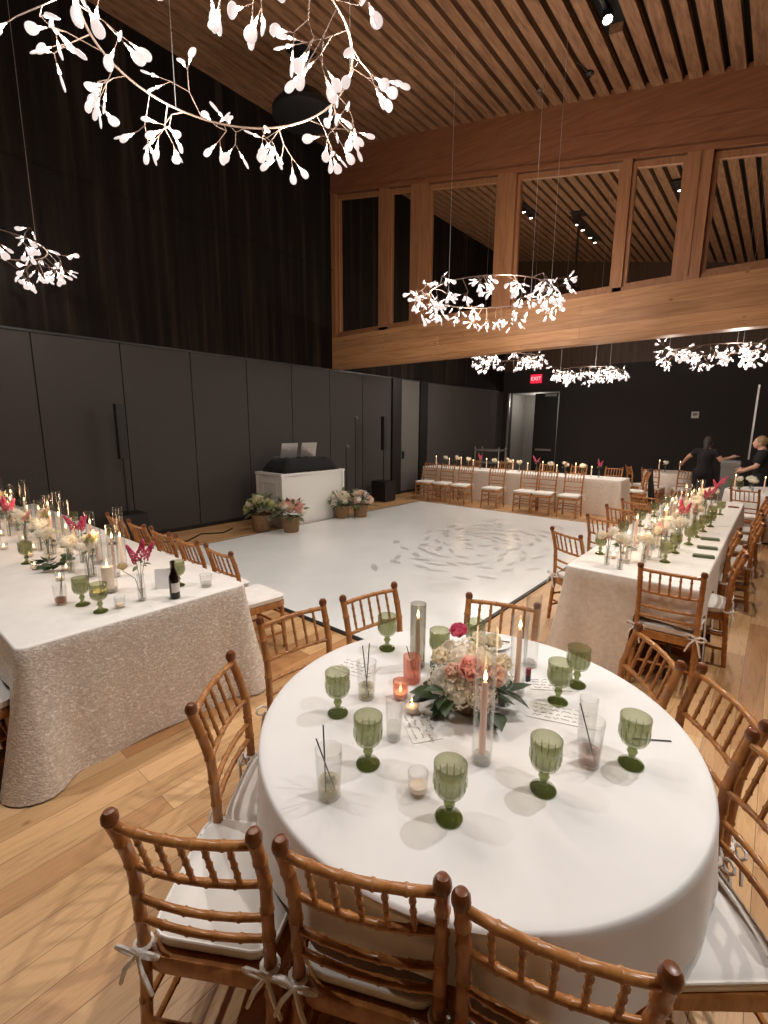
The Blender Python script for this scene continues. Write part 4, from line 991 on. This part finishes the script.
# ------------------------------------------------------------------ chandeliers
def leaf_mesh():
    m = MB()
    m.tube([(0,0,0),(0,0,-.030)], [.0045,.0075], 8, 1)
    m.tube([(0,0,-.030),(0,0,-.050)], [.0085,.010], 8, 2)
    prof = [(0,-.046),(.014,-.052),(.026,-.066),(.034,-.085),(.036,-.103),(.031,-.122),(.018,-.135),(0,-.139)]
    n = 14; k_ = len(prof)
    M = Matrix.Diagonal((1,.24,1,1)); m.lathe(prof, n, 0, M)
    return m
LEAF = leaf_mesh().build('lamp_leaf', ['lens','socket','led']); LEAFME = LEAF.data; bpy.data.objects.remove(LEAF)
def chandelier(cx, cy, z, Rr, roots, seed, label, watts, nl, cables, per=5, sc=1.0):
    q = random.Random(seed)
    root = empty('ring_chandelier', (cx,cy,z), 0, label, 'chandelier', 'ring chandeliers with glowing leaves')
    pts = [(Rr*math.cos(2*PI*i/72), Rr*math.sin(2*PI*i/72), 0) for i in range(73)]
    MB().tube(pts, .0085*sc, 8, cap=False).build('ring', 'ring', root)
    leaves = []
    for i in range(roots):
        br = MB()
        a = 2*PI*(i+q.uniform(-.3,.3))/roots; p0 = Vector((Rr*math.cos(a), Rr*math.sin(a), 0))
        side = q.choice((1,1,-1)); out = Vector((math.cos(a),math.sin(a),0))*side; tan = Vector((-math.sin(a),math.cos(a),0))
        up_ = q.uniform(-1.0,.30)
        d = (out*q.uniform(.25,.9)+tan*q.uniform(-.7,.7)+Vector((0,0,up_))).normalized()
        L = q.uniform(.10,.26)*sc; p1 = p0+d*L
        br.tube([p0, p1], [.0042*sc,.0034*sc], 6)
        for j in range(2):
            d2 = (d*.7+Vector((q.uniform(-.9,.9),q.uniform(-.9,.9),q.uniform(-1.0,.25)))).normalized(); p2 = p1+d2*q.uniform(.07,.17)*sc
            br.tube([p1-d*.002, p2], [.0034*sc,.003*sc], 5)
            for k_ in range(per//2 if j == 0 else per-per//2):
                d3 = (d2*.6+Vector((q.uniform(-1,1),q.uniform(-1,1),q.uniform(-1.2,.35)))).normalized(); p3 = p2+d3*q.uniform(.03,.10)*sc
                br.tube([p2-d2*.002, p3], [.003*sc,.0026*sc], 5); leaves.append((p3, d3))
        br.build('branch', 'ring', root)
    mats_ = [Matrix.Translation(p) @ (-d).to_track_quat('Z','Y').to_matrix().to_4x4() @ Matrix.Rotation(q.uniform(0,PI),4,'Z') @ Matrix.Diagonal((sc*q.uniform(.85,1.1),sc,sc*q.uniform(.9,1.1),1)) for p, d in leaves]
    mats_.sort(key=lambda M: (Vector((cx,cy,z))+M.translation-Vector((0,0,CAM_H))).length)
    for M in mats_[:100]:
        o = bpy.data.objects.new('lamp_leaf', LEAFME); COL.objects.link(o); o.parent = root; o.matrix_local = M
    if len(mats_) > 100:
        mm = MB(); lv = [v.co.copy() for v in LEAFME.vertices]
        for M in mats_[100:]:
            o_ = len(mm.v); mm.v += [M @ v for v in lv]
            for pl_ in LEAFME.polygons: mm.f.append([k_+o_ for k_ in pl_.vertices]); mm.m.append(pl_.material_index)
        tag(mm.build('lamp_leaves', ['lens','socket','led'], root), kind='stuff')
    for a in cables:
        x, y = Rr*math.cos(a), Rr*math.sin(a)
        MB().tube([(x,y,0),(x,y,zc(cx+x)-z)], .0028, 5).build('suspension_cable', 'alum', root)
    for i in range(nl):
        a = 2*PI*(i+.5)/nl; ld = bpy.data.lights.new('chandelier_light', 'POINT'); ld.energy = watts; ld.color = (1,.90,.80); ld.shadow_soft_size = .07
        lo = bpy.data.objects.new('chandelier_light', ld); COL.objects.link(lo); lo.parent = root; lo.location = (Rr*math.cos(a), Rr*math.sin(a), -.12)
chandelier(-2.90,1.92,4.10,.775,36,5,'large glowing leaf chandelier hanging nearest, top left of the picture',CH_W['near'],5,(R(55),R(175),R(295)),4,.88)
chandelier(-3.02,5.62,3.47,.74,46,6,'glowing leaf chandelier in front of the lower timber beam',CH_W['mid'],4,(R(165),R(70),R(18)),5,.68)
chandelier(-7.22,1.50,3.86,.58,28,8,'glowing leaf chandelier cut off by the left picture edge',CH_W['left'],3,(R(40),R(160),R(280)),5,.85)
G3 = CH_W['far']
chandelier(-5.08,10.53,3.42,.64,38,9,'far chandelier half hidden by the bottom edge of the beam',G3,3,(R(60),R(180),R(300)),5,.66)
chandelier(-3.50,11.31,3.10,.62,42,10,'far chandelier hanging lowest, between exit sign and thermostat',G3,3,(R(60),R(180),R(300)),5,.66)
chandelier(-.97,9.38,3.06,.64,36,11,'far chandelier at the right above the back tables',G3,3,(R(60),R(180),R(300)),5,.66)

# ------------------------------------------------------------------ ceiling fittings
sp = empty('spotlight', (-2.0, 6.1, zc(-2.0)+.05), 0, 'lit black spotlight in the dark slot of the slatted ceiling', 'spotlight')
b = MB().lathe([(0,.0),(.045,0),(.055,-.01),(.055,-.10),(.048,-.10),(.048,-.085),(0,-.085)], 18).build('housing', 'black', sp)
l2 = MB().lathe([(0,-.0855),(.047,-.0855),(.047,-.088),(0,-.088)], 18).build('lens', 'spotlens', sp)
sp.rotation_euler = (R(-18), R(-14), 0)
tk = MB().box(-2.02,-1.98,REC[1]+.02,REC[2]-.1,zc(-2)+.055,zc(-2)+.085).build('light_track', 'black', None, False); tag(tk, 'black light track inside the ceiling slot', 'light track')
def track(x, ys_, label):
    r = empty('track_light', (x, sum(ys_)/len(ys_), zc(x)-.035), 0, label, 'track light')
    y0, y1 = min(ys_)-.2-r.location.y, max(ys_)+.2-r.location.y
    MB().box(-.12,.12,y0,y1,-.005,.03).build('track_rail', 'black', r, False)
    for y in ys_:
        h_ = MB().lathe([(0,.02),(.04,.02),(.045,-.08),(.038,-.08),(.038,-.07),(0,-.07)], 12, 0, Matrix.Translation((0,y-r.location.y,-.02))).build('lamp_head', 'black', r)
        MB().lathe([(0,-.0705),(.037,-.0705),(.037,-.074),(0,-.074)], 12, 0, Matrix.Translation((0,y-r.location.y,-.02))).build('lens', 'spotlens', h_)
track(-1.93, (10.6,11.1,12.3,12.8), 'black track with lit lamp heads seen through the right windows')
track(-5.2, (11.2,11.6), 'short black track with two lit heads seen through the third window')
track(-4.3, (12.2,12.6,13.2,13.6), 'black track with four lit heads seen through the middle window')
track(-.75, (9.5,), 'single lit track head seen low in the rightmost window')
def pendant(x, y, L, label, r_=.30):
    p = empty('pendant_speaker', (x,y,zc(x)), 0, label, 'pendant')
    MB().box(-.16,.16,-.16,.16,-.03,.0).build('canopy', 'black', p, False)
    MB().tube([(0,0,0),(0,0,-L)], .028, 10).build('rod', 'black', p)
    MB().lathe([(0,-L),(.06,-L-.005),(.20*r_/.3,-L-.07),(r_,-L-.24),(r_,-L-.30),(r_-.03,-L-.31),(0,-L-.31)], 28).build('dome', 'black', p)
pendant(-5.77,5.04,.52,'black dome pendant on a rod, partly behind the nearest chandelier',.44)
pendant(-4.13,11.83,1.55,'black dome pendant on a long rod seen through the middle window',.22)
sk = empty('sprinkler', (-3.15,7.08,zc(-3.15)), 0, 'small round sprinkler head on the ceiling near the upper beam', 'sprinkler')
MB().lathe([(0,.0),(.045,.0),(.042,-.02),(.02,-.03),(.016,-.05),(.03,-.055),(0,-.058)], 16).build('head', 'ring', sk)
cm = empty('cable_mount', (-2.43,6.93,zc(-2.43)), 0, 'black cable mount with clip on the ceiling beside the upper beam', 'mount')
MB().lathe([(0,.0),(.05,.0),(.05,-.03),(.012,-.05),(.012,-.09),(0,-.09)], 16).build('cup', 'black', cm)
MB().tube([(-.06,-.3,-.012),(0,0,-.02)], .008, 6).build('feed_wire', 'black', cm)
# ------------------------------------------------------------------ exit sign, thermostat
ex = empty('exit_sign', (-6.62, BY-.05, 3.44), 0, 'red illuminated EXIT sign above the dark doorway', 'sign')
MB().box(-.19,.19,-.02,.02,-.14,.14).build('case', 'exit', ex, False)
cu = bpy.data.curves.new('exit_letters', 'FONT'); cu.body = 'EXIT'; cu.size = .17; cu.align_x = 'CENTER'; cu.align_y = 'CENTER'; cu.extrude = .003
to = bpy.data.objects.new('exit_letters_curve', cu); COL.objects.link(to); bpy.context.view_layer.update()
me = bpy.data.meshes.new_from_object(to.evaluated_get(bpy.context.evaluated_depsgraph_get())); bpy.data.objects.remove(to)
me.materials.clear(); me.materials.append(MT['exitw']); o = bpy.data.objects.new('exit_letters', me); COL.objects.link(o); o.parent = ex; o.location = (0,-.024,0); o.rotation_euler = (PI/2,0,0)
th_ = empty('wall_controller', (-1.92,BY-.005,2.19), 0, 'small white control plate on the dark back wall', 'wall control')
MB().box(-.09,.09,-.02,.0,-.09,.09).build('plate', 'whitepl', th_, False); MB().box(-.05,.05,-.026,-.0205,-.02,.05).build('display', 'grey', th_, False)
bn = empty('waste_bin', (-.70,11.95,0), 0, 'grey bin standing beside the person with dark hair', 'bin')
MB().lathe([(0,.001),(.19,.001),(.22,1.05),(.235,1.05),(.235,1.12),(.21,1.12),(.20,1.0),(0,.98)], 4, 0, Matrix.Rotation(PI/4,4,'Z')).build('body', 'grey', bn, False)
MB().lathe([(0,1.125),(.24,1.125),(.22,1.17),(0,1.19)], 4, 0, Matrix.Rotation(PI/4,4,'Z')).build('lid', 'grey', bn, False)
cart = empty('service_cart', (-6.9,13.4,0), 0, 'grey service cart by the doorway behind the far table', 'cart')
for z in (.25,.70,1.08): MB().box(-.42,.42,-.25,.25,z,z+.05).build('shelf', 'grey', cart, False)
for sx in (-1,1):
    for sy in (-1,1): MB().tube([(sx*.40,sy*.23,.0),(sx*.40,sy*.23,1.2)], .016, 8).build('leg', 'alum', cart)
# black jacket hung on a chair near the far table's right end
chair_at(-2.33, 11.40, 200, 'chiavari chair with a black jacket over its back, right of the far table')
jk = MB(); vs = []; NU, NV = 16, 12
for i in range(NU+1):
    for j in range(NV+1):
        u, v = i/NU*2-1, j/NV
        hw = .17+.16*v; y = -.30-.05*v-.02*math.sin(u*9)*v; vs.append((u*hw, y-.06*(1-u*u)*v, .96-.03*u*u-(.80*v)))
jk.add(vs, [(i*(NV+1)+j, i*(NV+1)+j+1, (i+1)*(NV+1)+j+1, (i+1)*(NV+1)+j) for i in range(NU) for j in range(NV)])
o = jk.build('jacket', 'blackcloth', None, True, 80); o.location = (-2.33,11.40,0); o.rotation_euler = (0,0,R(110)); s_ = o.modifiers.new('Solidify','SOLIDIFY'); s_.thickness = .03; tag(o, 'black jacket hanging over a chair back right of the far table', 'jacket')

# ------------------------------------------------------------------ people
def person(name, loc, rz, label, J, hair, hairlong):
    root = empty(name, loc, rz, label, 'person')
    def limb(m, pts, rad):
        P = [Vector(p) for p in pts]; out = []; rr_ = []
        for i in range(len(P)-1):
            for k_ in range(5): t_ = k_/5; out.append(P[i].lerp(P[i+1], t_)); rr_.append(rad[i]+(rad[i+1]-rad[i])*t_)
        out.append(P[-1]); rr_.append(rad[-1]); m.tube(out, rr_, 14)
        for p, r in zip(P, rad): m.ell(p, r, 12, 8)
    def remesh(o, vox, it=3):
        r = o.modifiers.new('Remesh','REMESH'); r.mode = 'VOXEL'; r.voxel_size = vox; r.use_smooth_shade = True
        s_ = o.modifiers.new('Smooth','SMOOTH'); s_.iterations = it; s_.factor = .5
    hd = Vector(J['head']); nk = Vector(J['neck'])
    m = MB()
    m.ell(hd, (.076,.096,.115), 18, 14); m.ell(hd+Vector((0,.045,-.055)), (.052,.05,.058), 14, 10)
    m.ell(hd+Vector((0,.098,-.015)), (.013,.022,.024), 10, 8)                       # nose
    for sx in (-1,1): m.ell(hd+Vector((sx*.078,-.005,-.01)), (.013,.022,.032), 10, 8); m.ell(hd+Vector((sx*.032,.083,.015)), (.016,.012,.010), 10, 8)
    m.ell(hd+Vector((0,.086,-.060)), (.026,.014,.010), 10, 8)                       # lips
    limb(m, [hd+Vector((0,-.015,-.07)), nk], [.054,.058])
    t_ = Vector(J['pelvis']); ch = Vector(J['chest'])
    limb(m, [nk, ch, (ch+t_)/2, t_], [.07,.135,.115,.14])
    for s_ in ('l','r'):
        sh, el, wr, tip = [Vector(v) for v in J['arm_'+s_]]
        limb(m, [ch+Vector((0,0,.08)), sh, el, wr], [.09,.062,.043,.030])
        d = (tip-wr).normalized(); side = d.cross(Vector((0,0,1))).normalized(); nrm = side.cross(d)
        pc = wr+d*.05; m.tube([wr, pc, wr+d*.095], [.030,.040,.036], 12)
        for k_, (off, ln) in enumerate(((-.027,.068),(-.009,.080),(.009,.074),(.027,.058))):
            b0 = wr+d*.085+side*off; b1 = b0+d*ln*.55-nrm*.006; b2 = b1+d*ln*.4-nrm*.022; m.tube([b0,b1,b2], [.0105,.010,.008], 8)
        b0 = wr+d*.035-side*.030; m.tube([b0, b0+d*.03-side*.025, b0+d*.06-side*.032-nrm*.012], [.013,.011,.009], 8)
        hip, kn, an, toe = [Vector(v) for v in J['leg_'+s_]]
        limb(m, [t_, hip, kn, an], [.12,.095,.060,.042]); m.tube([an, Vector((an.x,an.y,.035)), toe], [.042,.045,.030], 12)
    bd = m.build('body', 'skin', root); remesh(bd, .011)
    c = MB(); limb(c, [nk+Vector((0,0,-.035)), ch, (ch+t_)/2, t_+Vector((0,0,-.05))], [.078,.152,.132,.155])
    for s_ in ('l','r'):
        sh, el, wr, tip = [Vector(v) for v in J['arm_'+s_]]; limb(c, [ch+Vector((0,0,.08)), sh, sh.lerp(el,J.get('sleeve',.6))], [.10,.074,.060])
    o = c.build('shirt', 'blackcloth', root); remesh(o, .014)
    c = MB()
    for s_ in ('l','r'):
        hip, kn, an, toe = [Vector(v) for v in J['leg_'+s_]]; limb(c, [t_, hip, kn, an+Vector((0,0,.03))], [.135,.108,.075,.062])
    o = c.build('trousers', 'blackcloth', root); remesh(o, .014)
    for s_ in ('l','r'):
        an, toe = Vector(J['leg_'+s_][2]), Vector(J['leg_'+s_][3]); c = MB(); c.tube([an+Vector((0,-.03,-.03)), Vector((an.x,an.y,.05)), toe], [.05,.052,.036], 12); c.build('shoe', 'black', root)
    h_ = MB(); h_.ell(hd+Vector((0,-.022,.025)), (.092,.100,.112), 18, 14)
    if hairlong: limb(h_, [hd+Vector((0,-.06,0)), hd+Vector((0,-.10,-.12)), hd+Vector((0,-.11,-.26))], [.072,.052,.028])
    else: h_.ell(hd+Vector((0,-.085,.03)), .060, 12, 10)
    o = h_.build('hair', hair, root); remesh(o, .012, 2)
    return root
legs = dict(leg_l=[(-.10,0,.88),(-.11,.02,.48),(-.11,-.02,.09),(-.12,.16,.032)], leg_r=[(.10,0,.88),(.11,.04,.48),(.11,.0,.09),(.13,.18,.032)])
person('person', (-1.18,12.15,0), R(-10), 'person in black with dark hair reaching both arms out near the back wall',
       dict(head=(0,.10,1.52), neck=(0,.05,1.39), chest=(0,.03,1.20), pelvis=(0,-.02,.92), arm_l=[(-.17,.03,1.33),(-.34,.08,1.20),(-.47,.20,1.06),(-.52,.28,1.02)], arm_r=[(.17,.03,1.33),(.28,.04,1.16),(.42,.14,1.22),(.50,.17,1.25)], sleeve=.45, **legs), 'hairdark', True)
person('person', (-.20,11.55,0), R(95), 'person in black at the right edge with light brown hair, facing left',
       dict(head=(0,.08,1.56), neck=(0,.03,1.43), chest=(0,.0,1.24), pelvis=(0,-.02,.92), arm_l=[(-.17,.02,1.37),(-.24,.10,1.12),(-.18,.28,1.02),(-.14,.36,1.00)], arm_r=[(.17,.02,1.37),(.22,.05,1.10),(.20,.25,1.02),(.18,.33,1.03)], sleeve=.7, **legs), 'hairbrown', False)
